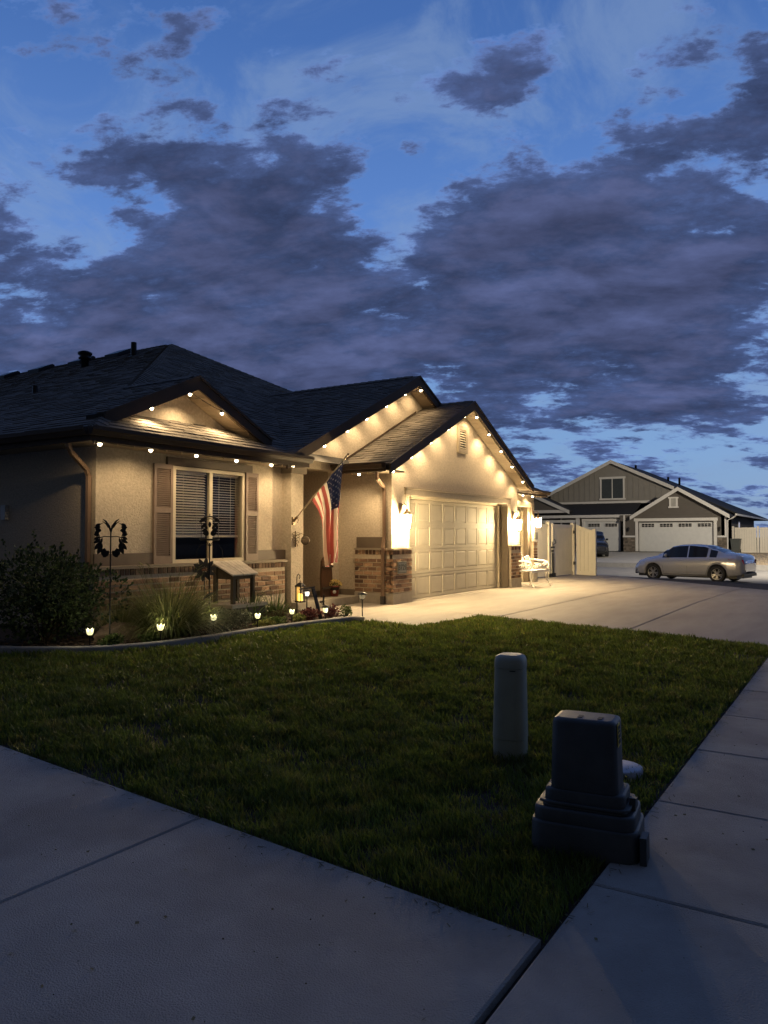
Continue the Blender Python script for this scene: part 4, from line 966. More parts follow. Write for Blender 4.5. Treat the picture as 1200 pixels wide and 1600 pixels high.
for i in range(2):
    for k in range(6): b.box(8.47+k*.13,8.47+k*.13+.12,8.09,8.66,.0+i*.125,.0+i*.125+.118)
b.build('stone_base',mat('dark_stone',(.09,.08,.07),.95,.3,12,.6,30),t)
# ---- porch things
t=empty('flower_pot',(12.33,8.98,.14),'dark red painted pot of yellow mums on the porch step','flower pot')
x,y=12.33,8.98; b=MB(); b.lathe([(.075,.142),(.085,.16),(.10,.30),(.108,.33),(.108,.345),(.09,.34)],(x,y,0),20); b.build('pot',mat('red_pot',(.20,.03,.02),.5,.1),t)
b=MB(); b.lathe([(.1015,.27),(.1095,.328)],(x,y,0),20); b.build('pot_band',black,t)
b=MB(); b.lathe([(0,.0),(.03,.004),(.036,.012),(0,.016)],(0,0,0),14)
me_b=b; vs=[Vector(v) for v in b.v]; q=Vector((-.80,-.6,0)).to_track_quat('Z','Y'); b.v=[tuple(q@v+Vector((x-.075,y-.062,.235))) for v in vs]; b.build('painted_face',white,t)
b=MB(); 
for i in range(420):
    v=rv().normalized(); v.z=abs(v.z); p=Vector((x,y,.36))+Vector((v.x*.14,v.y*.14,v.z*.10)); leafquad(b,p,v+rv()*.5,.009,.028)
b.build('blossoms',leafm('mum_yellow',(.55,.40,.10),(.75,.62,.25),.1),t)
b=MB()
for i in range(200):
    v=rv().normalized(); p=Vector((x,y,.35))+Vector((v.x*.11,v.y*.11,abs(v.z)*.05)); leafquad(b,p,v,.010,.03)
b.build('leaves',g_dark,t,kind='stuff')
t=empty('wooden_board',(12.08,9.0,.14),'dark stained upright wooden plank standing on the porch under the flag','porch decoration')
b=MB(); b.prism([(11.97,9.0,.142),(12.27,9.0,.142),(12.30,9.0,.5),(12.27,9.0,.86),(12.20,9.0,.93),(12.04,9.0,.93),(11.97,9.0,.86),(11.94,9.0,.5)],(0,.05,0)); b.build('plank',mat('stained_plank',(.085,.04,.018),.6,.35,6,.4,40,stretch=(6,1,1.)),t)
for z_ in(.30,.72): b=MB(); b.box(11.95,12.29,8.97,8.999,z_,z_+.04); b.build('batten',dwood,t)
# column ornament
t=empty('iron_plant_hanger',(10.82,8.8,1.3),'ornate iron wall bracket with a small hanging disc on the porch column','wall ornament')
b=MB(); b.tube([(10.85,8.78,1.44),(10.85,8.78,1.15)],.010,6)
for k,(z_,l) in enumerate(((1.41,.11),(1.36,.09),(1.31,.11),(1.26,.07),(1.20,.04))):
    for s_ in(-1,1): b.tube([(10.85,8.78,z_-.02),(10.85+s_*l*.5,8.77,z_+.015),(10.85+s_*l,8.76,z_-.01),(10.85+s_*l*.95,8.76,z_-.035),(10.85+s_*l*.75,8.77,z_-.03)],.005,5)
b.build('scrollwork',mat('aged_iron',(.10,.07,.035),.6,.2,20,metal=.4),t)
b=MB(); b.lathe([(.0,-.012),(.05,-.01),(.085,.0),(.05,.01),(0,.012)],(0,0,0),18); q=Vector((-.8,-.58,.15)).to_track_quat('Z','Y'); b.v=[tuple(q@Vector(v)+Vector((11.04,8.70,1.27))) for v in b.v]; b.build('disc',mat('bronze_disc',(.13,.10,.065),.8,.4,40),t)
b=MB(); b.tube([(10.85,8.78,1.36),(10.95,8.73,1.40),(11.04,8.70,1.36)],.005,5); b.build('arm',MATS['aged_iron'],t)

# ------------------------------------------------------------------ FLAG
t=empty('flagpole',(10.6,8.8,1.75),'angled flagpole on a bracket fixed to the porch column','flagpole')
FX=10.80
b=MB(); b.tube([(FX,8.74,1.665),(FX,7.585,2.765)],.0125,10); b.build('pole',mat('pole_metal',(.45,.38,.28),.35,.1,metal=.6),t)
b=MB(); b.lathe([(0,0),(.014,.004),(.02,.02),(.016,.035),(0,.04)],(FX,7.57,2.76),10); b.build('finial',MATS['bronze'],t)
b=MB(); b.tube([(FX,8.79,1.62),(FX,8.70,1.70)],.024,8); b.box(FX-.03,FX+.03,8.775,8.798,1.55,1.70); b.tube([(FX,8.72,1.69),(FX+.02,8.68,1.64),(FX+.01,8.70,1.59)],.006,5); b.build('bracket',MATS['bronze'],t)
def ease(t): return t*t*(3-2*t)
PA=Vector((FX,8.37,2.017));PB=Vector((FX,7.66,2.693))
def FP(s_,t_):
    z0=PA.z+(PB.z-PA.z)*s_; z1=.80+.10*s_
    yl=float(np.interp(t_,[0,.15,.3,.54,.82,1],[8.37,8.25,8.175,8.165,8.135,8.06])); yr=float(np.interp(t_,[0,.31,.54,.88,1],[7.66,7.70,7.735,7.765,7.82]))
    y=yl+(yr-yl)*s_
    z=z0+(z1-z0)*t_
    am=.012+.075*(t_**.8)
    x=FX+am*math.sin(s_*2*math.pi*2.6+.7+1.1*t_)+.3*am*math.sin(s_*2*math.pi*5.3+2.)
    y+=am*.30*math.sin(s_*2*math.pi*2.6+2.2+t_)*math.sin(math.pi*s_)
    return Vector((x,y,z-.018*(1-t_)))
nu,nv=104,60
vs=[];fs=[];ms=[]
for j in range(nv+1):
    for i in range(nu+1): vs.append(FP(i/nu,j/nv))
CF=.40
for j in range(nv):
    for i in range(nu):
        a=j*(nu+1)+i; fs.append((a,a+1,a+nu+2,a+nu+1)); s_=(i+.5)/nu; tt=(j+.5)/nv; st_=int((1-s_)*13)
        ms.append(2 if (s_>6/13 and tt<CF) else (0 if st_%2==0 else 1))
fred=mat('flag_red',(.36,.085,.075),.85,.08,10,trans=.35); fwhite=mat('flag_white',(.62,.55,.46),.85,.05,10,trans=.35); fblue=mat('flag_navy',(.022,.03,.085),.85,.08,10,trans=.2)
b=MB(); b.v=[tuple(v) for v in vs]; b.f=fs; b.m=ms; b.sm=[True]*len(fs)
fl=b.build('national_flag',[fred,fwhite,fblue],None,'American flag hanging in folds from the angled pole at the porch','flag',origin=PA)
b=MB()
for r_ in range(9):
    for c_ in range(6 if r_%2==0 else 5):
        # rows run along the fly, columns along the hoist
        sc_=6/13+ (7/13)*((r_+1)/10); tc_=CF*(((c_+.5)/6) if r_%2==0 else ((c_+1)/6))
        ds=.0135; dt=.0135*.9/1.6
        for sd_ in(-1,1):
            p0=FP(sc_,tc_); ns_=(FP(sc_+.01,tc_)-p0).cross(FP(sc_,tc_+.01)-p0).normalized()*.003*sd_
            pts=[]
            for k in range(10):
                rr=1.55 if k%2==0 else .66; a=k*math.pi/5; pts.append(FP(min(1,sc_+ds*rr*math.cos(a)),tc_+dt*rr*math.sin(a)*1.0)+ns_)
            n_=len(b.v); b.v+=[tuple(p0+ns_)]+[tuple(p) for p in pts]
            for k in range(10): b.f.append([n_,n_+1+k,n_+1+(k+1)%10]); b.m.append(0); b.sm.append(False)
b.build('stars',mat('star_white',(.8,.76,.68),.8,.03),fl,kind='stuff')

# ------------------------------------------------------------------ BENCH
t=empty('garden_bench',(19.9,8.0,0),'small ornate white cast iron bench by the right brick pier','bench')
X0,X1,Y0,Y1=19.25,20.45,7.52,7.92
wi=mat('white_cast_iron',(.75,.72,.66),.4,.05)
b=MB()
for (x_,y_,ox,oy) in((X0,Y0,-.04,-.10),(X1,Y0,.04,-.10),(X0,Y1,-.04,.10),(X1,Y1,.04,.10)):
    bb=MB(); zz0=gz(x_,y_); bb.tube([(x_+ox*1.3,y_+oy*1.2,zz0),(x_+ox*.9,y_+oy*.7,zz0+.06),(x_,y_,zz0+.22),(x_-ox*.3,y_-oy*.1,zz0+.33),(x_,y_,zz0+.42)],[.024,.016,.018,.024,.026],7); bb.build('leg',wi,t)
b=MB()
for k in range(9): yy=Y0-.03+k*(Y1-Y0+.05)/8; b.box(X0-.04,X1+.04,yy-.016,yy+.016,.405,.425)
for k in range(9): xx=X0+k*(X1-X0)/8; b.box(xx-.012,xx+.012,Y0-.03,Y1+.03,.392,.404)
b.prism([(X0-.06,Y0-.05,.36),(X1+.06,Y0-.05,.36),(X1+.06,Y0-.05,.43),(X0-.06,Y0-.05,.43)],(0,.02,0)); b.build('seat',wi,t)
bk=MB()
def lift(u_,v_,off=0): # backrest surface
    return Vector((X0-.05+(X1-X0+.1)*u_,Y1+.03+.12*v_+.0,.43+v_*(.34+.16*math.exp(-((u_-.5)/.10)**2)+.02*math.cos(u_*12.56))))
bk.tube([lift(i/28,1) for i in range(29)],.02,6); bk.tube([lift(i/10,.02) for i in range(11)],.016,6)
for u_ in(0,1): bk.tube([lift(u_,k/5) for k in range(6)],.02,6)
RB=random.Random(4)
for i in range(46):
    u_,v_=RB.uniform(.05,.95),RB.uniform(.12,.9); a0=RB.uniform(0,6.28); r_=RB.uniform(.035,.075)
    pts=[]
    for k in range(7):
        a=a0+k*.75; rr=r_*(1-.11*k); p=lift(min(1,max(0,u_+rr*math.cos(a)/1.25)),min(1,max(0,v_+rr*math.sin(a)/.36))); pts.append(p)
    bk.tube(pts,[.019]*5+[.022,.024],5)
bk.build('backrest',wi,t)
for x_ in(X0-.06,X1+.06):
    b=MB(); b.tube([(x_,Y1+.10,.70),(x_,Y1-.05,.68),(x_,Y0+.1,.66),(x_,Y0-.03,.62),(x_,Y0-.06,.55),(x_,Y0,.46)],[.016,.02,.024,.024,.02,.016],7)
    for i in range(9):
        yc,zc=RB.uniform(Y0+.02,Y1-.02),RB.uniform(.46,.64); pts=[(x_,yc+.05*math.cos(k)*(1-.1*k),zc+.045*math.sin(k)*(1-.1*k)) for k in range(6)]; b.tube(pts,.011,5)
    b.build('armrest',wi,t)

# ------------------------------------------------------------------ WHITE GATE
def vfence(name,label,posts,panels,boards=True,cat='fence'):
    t=empty(name,posts[0][:2]+(0,),label,cat)
    for (x_,y_,z0,z1) in posts:
        b=MB(); b.box(x_-.065,x_+.065,y_-.065,y_+.065,z0,z1); b.add([(x_-.08,y_-.08,z1+.001),(x_+.08,y_-.08,z1+.001),(x_+.08,y_+.08,z1+.001),(x_-.08,y_+.08,z1+.001),(x_,y_,z1+.05)],[(0,1,4),(1,2,4),(2,3,4),(3,0,4),(3,2,1,0)]); b.build('post',vinyl,t)
    for (a,c,za0,za1,zc0,zc1) in panels: # bottom/top at a and c
        a=Vector((*a,0));c=Vector((*c,0)); d=(c-a); u_=d.normalized(); n_=Vector((-u_.y,u_.x,0)); ln=d.length
        def zb(s_): return za0+(zc0-za0)*s_/ln
        def zt(s_): return za1+(zc1-za1)*s_/ln
        for lo,hi in((0,.14),(None,None)):
            b=MB()
            if lo is not None: p=[a+Vector((0,0,zb(0))),c+Vector((0,0,zb(ln))),c+Vector((0,0,zb(ln)+.14)),a+Vector((0,0,zb(0)+.14))]
            else: p=[a+Vector((0,0,zt(0)-.14)),c+Vector((0,0,zt(ln)-.14)),c+Vector((0,0,zt(ln))),a+Vector((0,0,zt(0)))]
            b.prism([q-n_*.03 for q in p],n_*.06); b.build('rail',vinyl,t)
        k=max(1,int(round(ln/.15))); w=ln/k
        for i in range(k):
            s0,s1=i*w+.004,(i+1)*w-.004; b=MB()
            p=[a+u_*s0+Vector((0,0,zb(s0)+.141)),a+u_*s1+Vector((0,0,zb(s1)+.141)),a+u_*s1+Vector((0,0,zt(s1)-.141)),a+u_*s0+Vector((0,0,zt(s0)-.141))]
            b.prism([q-n_*.011 for q in p],n_*.022); b.build('board',vinyl,t)
    return t
gt=vfence('vinyl_gate','white vinyl double gate beside the right end of the house',[(26.02,9.5,-.13,1.86),(26.42,9.5,-.13,1.80),(28.75,9.5,-.16,1.86)],[((22.6,9.5),(25.94,9.5),-.04,1.79,-.08,1.79),((26.50,9.5),(28.66,9.5),-.10,1.79,-.12,1.79)],cat='gate')
b=MB(); b.tube([(26.22,9.42,1.15),(26.18,9.38,1.0),(26.22,9.4,.92)],.015,6); b.tube([(26.20,9.41,-.1),(26.20,9.41,.75)],.018,6); b.build('drop_rod',black,gt)
b=MB(); b.tube([(26.32,9.41,-.1),(26.32,9.41,.75)],.018,6); b.build('drop_rod',black,gt)
b=MB(); b.box(26.1,26.45,9.40,9.43,.92,.98); b.box(26.15,26.3,9.38,9.43,.78,.86); b.tube([(26.3,9.40,1.05),(26.44,9.36,1.1),(26.44,9.40,1.25)],.014,6); b.build('latch',black,gt)
for z_ in(.25,1.45):
    b=MB(); b.box(28.60,28.78,9.40,9.433,z_,z_+.12); b.build('hinge',black,gt)
for x_ in(26.05,26.40):
    b=MB(); b.box(x_-.12,x_+.10,9.38,9.44,-.12,.02); b.build('gate_foot',black,gt)
b=MB(); b.box(24.62,24.82,9.42,9.468,1.25,1.48); b.build('plate',mat('plate_metal',(.35,.33,.28),.4,metal=.5),gt)
vfence('vinyl_fence','short sloped white vinyl fence panel right of the double gate',[(28.98,8.72,-.2,1.62)],[((28.95,9.42),(28.98,8.80),-.14,1.80,-.16,1.57)])

# ------------------------------------------------------------------ UTILITY BOXES
t=empty('utility_pedestal',(4.90,2.10,-.15),'tall pale green rounded utility pedestal standing in the lawn','utility pedestal')
ped=mat('pedestal_green',(.34,.345,.27),.55,.08,5,.1,100)
def sq(n=28,p=3.4):
    out=[]
    for i in range(n):
        a=2*math.pi*i/n+.2; c,s_=math.cos(a),math.sin(a); r_=1/((abs(c)**p+abs(s_)**p)**(1/p)); out.append((r_*c,r_*s_))
    return out
def sqtube(b,prof,c,yaw=0,n=28,p=3.4,k=None,hx=1,hy=1,lean=(0,0)):
    Q=sq(n,p); cy_,sy_=math.cos(yaw),math.sin(yaw); vs=[]
    z00=prof[0][1]
    for r_,z_ in prof:
        for qx,qy in Q:
            x_,y_=qx*r_*hx,qy*r_*hy; vs.append((c[0]+x_*cy_-y_*sy_+lean[0]*(z_-z00),c[1]+x_*sy_+y_*cy_+lean[1]*(z_-z00),z_))
    m_=len(prof); b.add(vs,[(i*n+j,i*n+(j+1)%n,(i+1)*n+(j+1)%n,(i+1)*n+j) for i in range(m_-1) for j in range(n)],k,True)
    b.add(vs[-n:],[list(range(n))],k,False); return b
yw=rad(10); C=(4.93,2.08)
b=MB(); sqtube(b,[(.112,-.22),(.112,-.04)],C,yw); b.build('pedestal_base',ped,t)
b=MB(); sqtube(b,[(.1145,-.038),(.104,.44)],C,yw,lean=(.004,-.006)); b.build('pedestal_cover',ped,t)
b=MB(); sqtube(b,[(.1065,.442),(.106,.47),(.103,.495),(.093,.517),(.07,.528)],(C[0]+.002,C[1]-.003),yw,lean=(.004,-.006)); b.build('pedestal_cap',ped,t)
b=MB(); 
fx=Vector((-math.cos(yw),-math.sin(yw),0)); sx_=Vector((-math.sin(yw),math.cos(yw),0)); c0=Vector((*C,0))
b.prism([c0+fx*.105+sx_*(-.02)+Vector((0,0,.425)),c0+fx*.105+sx_*(-.06)+Vector((0,0,.425)),c0+fx*.105+sx_*(-.06)+Vector((0,0,.431)),c0+fx*.105+sx_*(-.02)+Vector((0,0,.431))],fx*.004); b.build('latch_slot',black,t)
# transformer-like stepped pedestal; local x = depth (away from camera), y = width
YB=rad(7); CB=Vector((3.748,1.171,0)); dx_=Vector((math.cos(YB),math.sin(YB),0)); wy_=Vector((-math.sin(YB),math.cos(YB),0))
t=empty('telecom_box',(3.77,1.135,-.17),'dark grey stepped utility box on the lawn corner by the sidewalk','utility box')
dk=mat('utility_plastic',(.040,.046,.050),.5,.15,8,.15,140,col2=(.055,.058,.058),c2s=5)
def rbox(b,hx,hy,z0,z1,tx=0,ty=0,off=0,r=.0,p=9,bev=.012):
    sqtube(b,[(1,z0),(1-tx*.0,z0+.002)],(0,0)) if 0 else None
    n=36;Q=sq(n,p); vs=[]; lv=[(z0,1,1),(z1-bev,1-tx,1-ty),(z1-bev*.3,1-tx-bev*.35/hx,1-ty-bev*.35/hy),(z1,1-tx-bev*1.1/hx,1-ty-bev*1.1/hy)]
    for z_,fx_,fy_ in lv:
        for qx,qy in Q: v=CB+dx_*(off+qx*hx*fx_)+wy_*(qy*hy*fy_); vs.append((v.x,v.y,z_))
    b.add(vs,[(i*n+j,i*n+(j+1)%n,(i+1)*n+(j+1)%n,(i+1)*n+j) for i in range(3) for j in range(n)],sm=True); b.add(vs[-n:],[list(range(n))],sm=False)
b=MB(); rbox(b,.185,.258,-.26,-.035,.03,.02,p=8); b.build('base',dk,t)
b=MB(); rbox(b,.165,.238,-.034,.030,.0,.0,-.004,p=9); b.build('base_step',dk,t)
b=MB(); rbox(b,.150,.215,.046,.058,0,0,-.004,p=9,bev=.004); rbox(b,.142,.20,.0305,.046,0,0,-.004); b.build('rim',dk,t,kind=None)
b=MB(); rbox(b,.132,.192,.0585,.115,.02,.01,-.004,p=9); b.build('collar',dk,t)
b=MB(); rbox(b,.118,.160,.1155,.455,.10,.045,-.01,p=11,bev=.022); b.build('cover',dk,t)
def bp_(x_,y_,z_): v=CB+dx_*x_+wy_*y_; return Vector((v.x,v.y,z_))
b=MB(); 
for yy in(.035,-.06): b.prism([bp_(-.07,yy,.4552),bp_(-.07,yy-.022,.4552),bp_(-.02,yy-.022,.4552),bp_(-.02,yy,.4552)],(0,0,.002)); 
b.build('lid_marking',mat('mark_dark',(.02,.02,.02),.7),t,kind='stuff')
# warning label on the right hand side near the top front edge
lt=-.1555; b=MB(); b.prism([bp_(-.085,lt,.44),bp_(-.015,lt,.44),bp_(-.012,lt-.0035,.335),bp_(-.088,lt-.0035,.335)],-wy_*.002); lab=b.build('warning_label',mat('label_yellow',(.80,.58,.10),.6,.1),t)
b=MB()
for z0_,z1_ in((.345,.365),(.372,.39),(.397,.408),(.414,.432)):
    for x0_,x1_ in((-.08,-.05),(-.045,-.022)): 
        off=lambda z_: lt-.0028-.0035*(.44-z_)/.105
        b.prism([bp_(x0_,off(z0_),z0_),bp_(x1_,off(z0_),z0_),bp_(x1_,off(z1_),z1_),bp_(x0_,off(z1_),z1_)],-wy_*.001)
b.build('label_print',mat('label_black',(.03,.025,.01),.7),lab,kind='stuff')
b=MB(); b.prism([bp_(-.16,-.262,-.19),bp_(-.04,-.262,-.19),bp_(-.04,-.262,-.06),bp_(-.16,-.262,-.05)],-wy_*.03); b.build('side_hasp',dk,t)
b=MB(); b.prism([bp_(-.05,-.20,-.03),bp_(.06,-.20,-.03),bp_(.05,-.20,.07),bp_(-.03,-.20,.085)],-wy_*.03); b.build('side_latch',dk,t)
# round valve lid
t=empty('valve_box',(5.02,1.34,-.17),'low pale round valve lid in the grass behind the dark utility box','valve lid')
b=MB(); b.lathe([(.15,-.05),(.152,.018),(.14,.024),(.0,.026)],(5.0,1.36,-.165),28); b.build('lid',mat('lid_plastic',(.42,.44,.52),.6,.08,12),t)

# ------------------------------------------------------------------ ACROSS THE STREET
def fz(x,y): # far side ground
    if x<44.6: return -.20
    return -.20+min(1,(x-44.6)/10)*.46
b=MB(); b.prism([(43.9,-60,-.44),(44.1,-60,-.18),(44.35,-60,-.17),(44.35,-60,-.44)],(0,120,0)); b.build('street_curb',mat('kerb_concrete',(.26,.25,.23),.9,.12,4),kind='structure')
fd=empty('far_driveway',(50,12,0),kind='structure')
fconc=mat('far_concrete',(.42,.39,.33),.85,.1,1.5,.2,60)
for y0,y1 in((7.6,10.6),(10.6,13.6),(13.6,18.2)):
    for x0,x1 in((44.36,49.3),(49.3,54.3)): slab([(x0,y0),(x1,y0),(x1,y1),(x0,y1)],fz,fconc,fd,nx=2)
sheet('gravel_yard',44.36,120,-60,7.6,12,12,lambda x,y:fz(x,y)-.02,gravelm,kind='structure')
sheet('far_yard',44.36,120,7.6,80,12,12,lambda x,y:fz(x,y)-.06,soil,kind='structure')
b=MB()
for i in range(2600):
    x=44.5+R.random()**1.3*9; y=R.uniform(-6,7.5); r_=R.uniform(.02,.06); zq=fz(x,y); b.lathe([(r_,zq-.02),(r_*.8,zq+r_*.4),(0,zq+r_*.7)],(x,y,0),5,sm=False)
b.build('gravel_stones',gravelm,kind='stuff')
# verge strip of dark gravel along the near gutter, under the parked car
b=MB()
for i in range(2600):
    t_=R.random(); y=1.2+t_*7.2; x=24.0+(y-1.1)*.72+.12+R.random()**1.4*.6; zq=gz(x,y)-.10-.1*R.random(); r_=R.uniform(.02,.05); b.lathe([(r_,zq-.03),(r_*.8,zq+r_*.4),(0,zq+r_*.7)],(x,y,0),5,sm=False)
b.build('verge_gravel',mat('verge_stone',(.10,.085,.065),.95,.3,20,isl=.5),kind='stuff')

h2=empty('grey_house',(57,13,.27),'grey-brown house with white trim, board-and-batten gable and two garage doors across the street','house')
sidg=mat('siding_taupe',(.115,.102,.088),.8,.06,3,.1,20); batg=mat('batten_grey',(.25,.235,.21),.8,.06,3); roof2=mat('far_shingle',(.022,.022,.022),.95,.2,4)
trimw=mat('white_trim',(.66,.64,.60),.5,.05,4); dwhite=mat('door_white',(.62,.62,.60),.5,.05,4)
ZB=.25
XG=54.55
# garage block with lap siding
b=MB(); b.box(XG,57,7.6,8.30,ZB-.4,2.85); b.box(XG,57,13.35,14.30,ZB-.4,2.85); b.box(XG,57,8.30,13.35,2.36,2.85); b.prism([(XG,7.6,2.85),(XG,13.5,2.85),(XG,10.55,4.52)],(2.5,0,0)); b.box(XG,57,14.3,14.55,2.42,2.85); b.build('garage_wall',sidg,h2)
b=MB()
for i in range(14):
    z_=2.86+i*.12; hw=(4.50-z_)/.566
    if hw>.3: b.prism([(XG-.02,10.55-hw,z_),(XG-.004,10.55-hw+.07,z_+.115),(XG-.004,10.55+hw-.07,z_+.115),(XG-.02,10.55+hw,z_)],(0,0,.002))
b.build('siding_boards',sidg,h2,kind='stuff')
b=MB(); b.box(XG,70,7.6,7.9,ZB-.4,2.85); b.box(XG,70,7.59,7.6,ZB-.4,.5); b.build('side_wall',sidg,h2)
b=MB(); b.box(56.0,56.3,14.55,24.0,ZB-.4,3.0); b.build('recessed_wall',sidg,h2)
# wide garage door
g=empty('garage_door',(54.8,10.85,.3),parent=h2,label='wide white garage door with a row of small windows')
b=MB(); b.box(54.75,54.8,8.36,13.29,.28,2.34); b.build('door_leaf',dwhite,g)
for k in range(4):
    for c in range(1):
        b=MB(); b.box(54.74,54.749,8.38,13.27,.30+k*.515,.30+k*.515+.49); b.build('door_section',dwhite,g)
for k in range(4):
    yc=8.98+k*1.23
    wn=MB(); wn.box(54.715,54.739,yc-.46,yc+.46,1.98,2.26); wo_=wn.build('window_surround',trimw,g)
    for c in range(4):
        for r_ in range(2): b=MB(); y_=yc-.42+c*.215; z_=2.005+r_*.12; b.box(54.708,54.714,y_,y_+.185,z_,z_+.10); b.build('pane',mat('dark_pane',(.01,.011,.014),.08,.05),wo_)
g=empty('garage_door',(55.4,15.9,.3),parent=h2,label='single white garage door behind the dark parked car')
b=MB(); b.box(54.98,55.02,14.65,17.25,.28,2.40); b.build('door_leaf',dwhite,g)
for k in range(2):
    yc=15.3+k*1.25; wn=MB(); wn.box(54.95,54.979,yc-.46,yc+.46,2.03,2.31); wo_=wn.build('window_surround',trimw,g)
    for c in range(4):
        for r_ in range(2): b=MB(); y_=yc-.42+c*.215; z_=2.05+r_*.12; b.box(54.942,54.949,y_,y_+.185,z_,z_+.10); b.build('pane',MATS['dark_pane'],wo_)
# trims
def tb(x0,x1,y0,y1,z0,z1,n='trim_board',m=None): b=MB(); b.box(x0,x1,y0,y1,z0,z1); return b.build(n,m or trimw,h2)
tb(54.49,54.56,8.10,13.58,2.40,2.60); tb(54.50,54.545,8.16,8.36,.30,2.398); tb(54.50,54.545,13.29,13.49,.30,2.398)
tb(54.92,55.03,14.6,17.45,2.42,2.62); tb(54.93,55.02,17.25,17.43,.30,2.418)
b=MB(); b.box(55.03,55.2,14.56,17.6,2.0,2.85); b.build('door_lintel_wall',sidg,h2)
tb(54.50,54.546,7.56,7.68,1.4,2.84); tb(54.50,54.546,7.50,8.14,1.28,1.398); tb(54.50,54.546,13.51,14.36,1.28,1.398); tb(54.50,54.546,14.20,14.32,1.4,2.84)
stn=mat('ledgestone',(.17,.14,.11),.95,.3,4,.8,14,isl=.4)
def stones(y0,y1,z0,z1,x=54.48):
    b=MB(); b.box(x+.03,x+.068,y0,y1,z0,z1); p=b.build('stone_veneer',mat('stone_mortar',(.10,.09,.08),.95),h2)
    z_=z0+.01
    while z_<z1-.05:
        y_=y0+.01
        while y_<y1-.08:
            l=R.uniform(.16,.34); e=min(y_+l,y1-.01); b=MB(); b.box(x-R.uniform(0,.03),x+.029,y_,e-.012,z_,z_+.105); b.build('stone',stn,p); y_=e
        z_+=.12
stones(7.56,8.14,ZB-.1,1.27); stones(13.51,14.34,ZB-.1,1.27)
# board and batten gable
XA=57.1
b=MB(); b.prism([(XA,20.6,3.8),(XA,11.0,3.8),(XA,11.0,4.6),(XA,15.8,6.88),(XA,20.6,4.6)],(.2,0,0)); b.build('gable_wall',batg,h2)
y_=11.4
while y_<20.5:
    zt_=6.86-abs(y_-15.8)*.485
    if not(14.7<y_<16.85): b=MB(); b.box(XA-.03,XA-.002,y_-.03,y_+.03,3.98,zt_-.1); b.build('batten',batg,h2)
    y_+=.405
b=MB(); b.box(XA-.02,XA-.001,11.6,20.0,3.985,3.99); b.build('batten_base',batg,h2)
tb(XA-.06,XA-.004,13.0,20.3,3.80,3.98)
w2=empty('gable_window',(XA,15.78,4.95),parent=h2)
b=MB(); b.box(XA-.08,XA-.032,14.86,14.98,4.20,5.66); b.box(XA-.08,XA-.032,16.58,16.70,4.20,5.66); b.box(XA-.09,XA-.032,14.80,16.76,5.66,5.82); b.box(XA-.09,XA-.032,14.80,16.76,4.08,4.20); b.box(XA-.07,XA-.032,15.75,15.81,4.2,5.66); b.build('frame',trimw,w2)
for y0,y1 in((14.98,15.75),(15.81,16.58)): b=MB(); b.box(XA-.045,XA-.035,y0,y1,4.20,5.66); b.build('pane',mat('blue_pane',(.06,.07,.075),.12,.1),w2)
# small vent in the lower gable
v2=empty('gable_vent',(54.5,10.85,3.7),parent=h2)
b=MB(); b.box(54.44,54.53,10.62,10.74,3.40,3.95); b.box(54.44,54.53,11.06,11.18,3.40,3.95); b.box(54.42,54.53,10.56,11.24,3.951,4.05); b.box(54.42,54.53,10.56,11.24,3.30,3.399); b.build('frame',trimw,v2)
b=MB(); b.box(54.47,54.53,10.74,11.06,3.40,3.95); b.build('vent_face',mat('vent_grey',(.35,.34,.31),.6,.1),v2)
# roofs
def rplane(pts,name='roof_slope',m=roof2,th=.12):
    b=MB(); b.prism(pts,(0,0,-th)); return b.build(name,m,h2)
rplane([(54.2,13.75,2.72),(54.2,10.55,4.66),(60.5,10.55,4.66),(57.0,13.75,2.72)]); rplane([(54.2,7.35,2.75),(60.5,7.35,2.75),(60.5,10.55,4.66),(54.2,10.55,4.66)])
rplane([(56.8,21.3,4.35),(56.8,15.8,7.02),(68,15.8,7.02),(68,21.3,4.35)]); rplane([(56.8,7.0,2.85),(76,7.0,2.85),(68,15.8,7.02),(56.8,15.8,7.02)]); rplane([(68,15.8,7.02),(76,7.0,2.85),(76,24,2.85)])
rplane([(54.9,13.7,2.92),(57.09,13.7,3.85),(57.09,20.4,3.85),(54.9,20.4,2.92)])
rplane([(54.7,24.5,3.0),(54.7,21.2,4.55),(60,21.2,4.55),(60,24.5,3.0)]); rplane([(54.7,18.4,3.28),(60,18.4,3.28),(60,21.2,4.55),(54.7,21.2,4.55)])
rplane([(56.8,20.0,4.9),(56.8,25.5,2.9),(66,25.5,2.9),(66,20.0,4.9)])
def rake(x,ya,za,yb,zb,h=.26): b=MB(); b.prism([(x,ya,za),(x,yb,zb),(x,yb,zb-h),(x,ya,za-h)],(.06,0,0)); b.build('rake_board',trimw,h2)
rake(54.13,7.33,2.79,10.55,4.72); rake(54.13,13.77,2.76,10.55,4.72); rake(56.73,15.8,7.07,11.3,4.92); rake(56.73,21.4,4.34,15.8,7.07); rake(54.63,18.3,3.27,21.2,4.6); rake(54.63,24.5,3.0,21.2,4.6)
b=MB(); b.prism([(54.8,18.9,3.3),(54.8,23.5,3.3),(54.8,21.2,4.4)],(.2,0,0)); b.build('porch_gable_wall',sidg,h2)
tb(54.72,54.79,18.4,24.4,3.10,3.32); tb(54.66,54.9,13.8,24.5,2.70,2.90,'eave_board')
tb(54.75,54.95,17.6,17.85,.2,2.70,'porch_post'); tb(54.8,54.9,17.9,24,2.36,2.56,'porch_beam'); 
for y0 in(19.3,21.1): tb(55.9,55.98,y0,y0+.12,.3,2.7,'window_trim')
b=MB(); b.box(55.96,55.99,17.9,23.6,.4,2.3); b.build('porch_window',MATS['dark_pane'],h2)
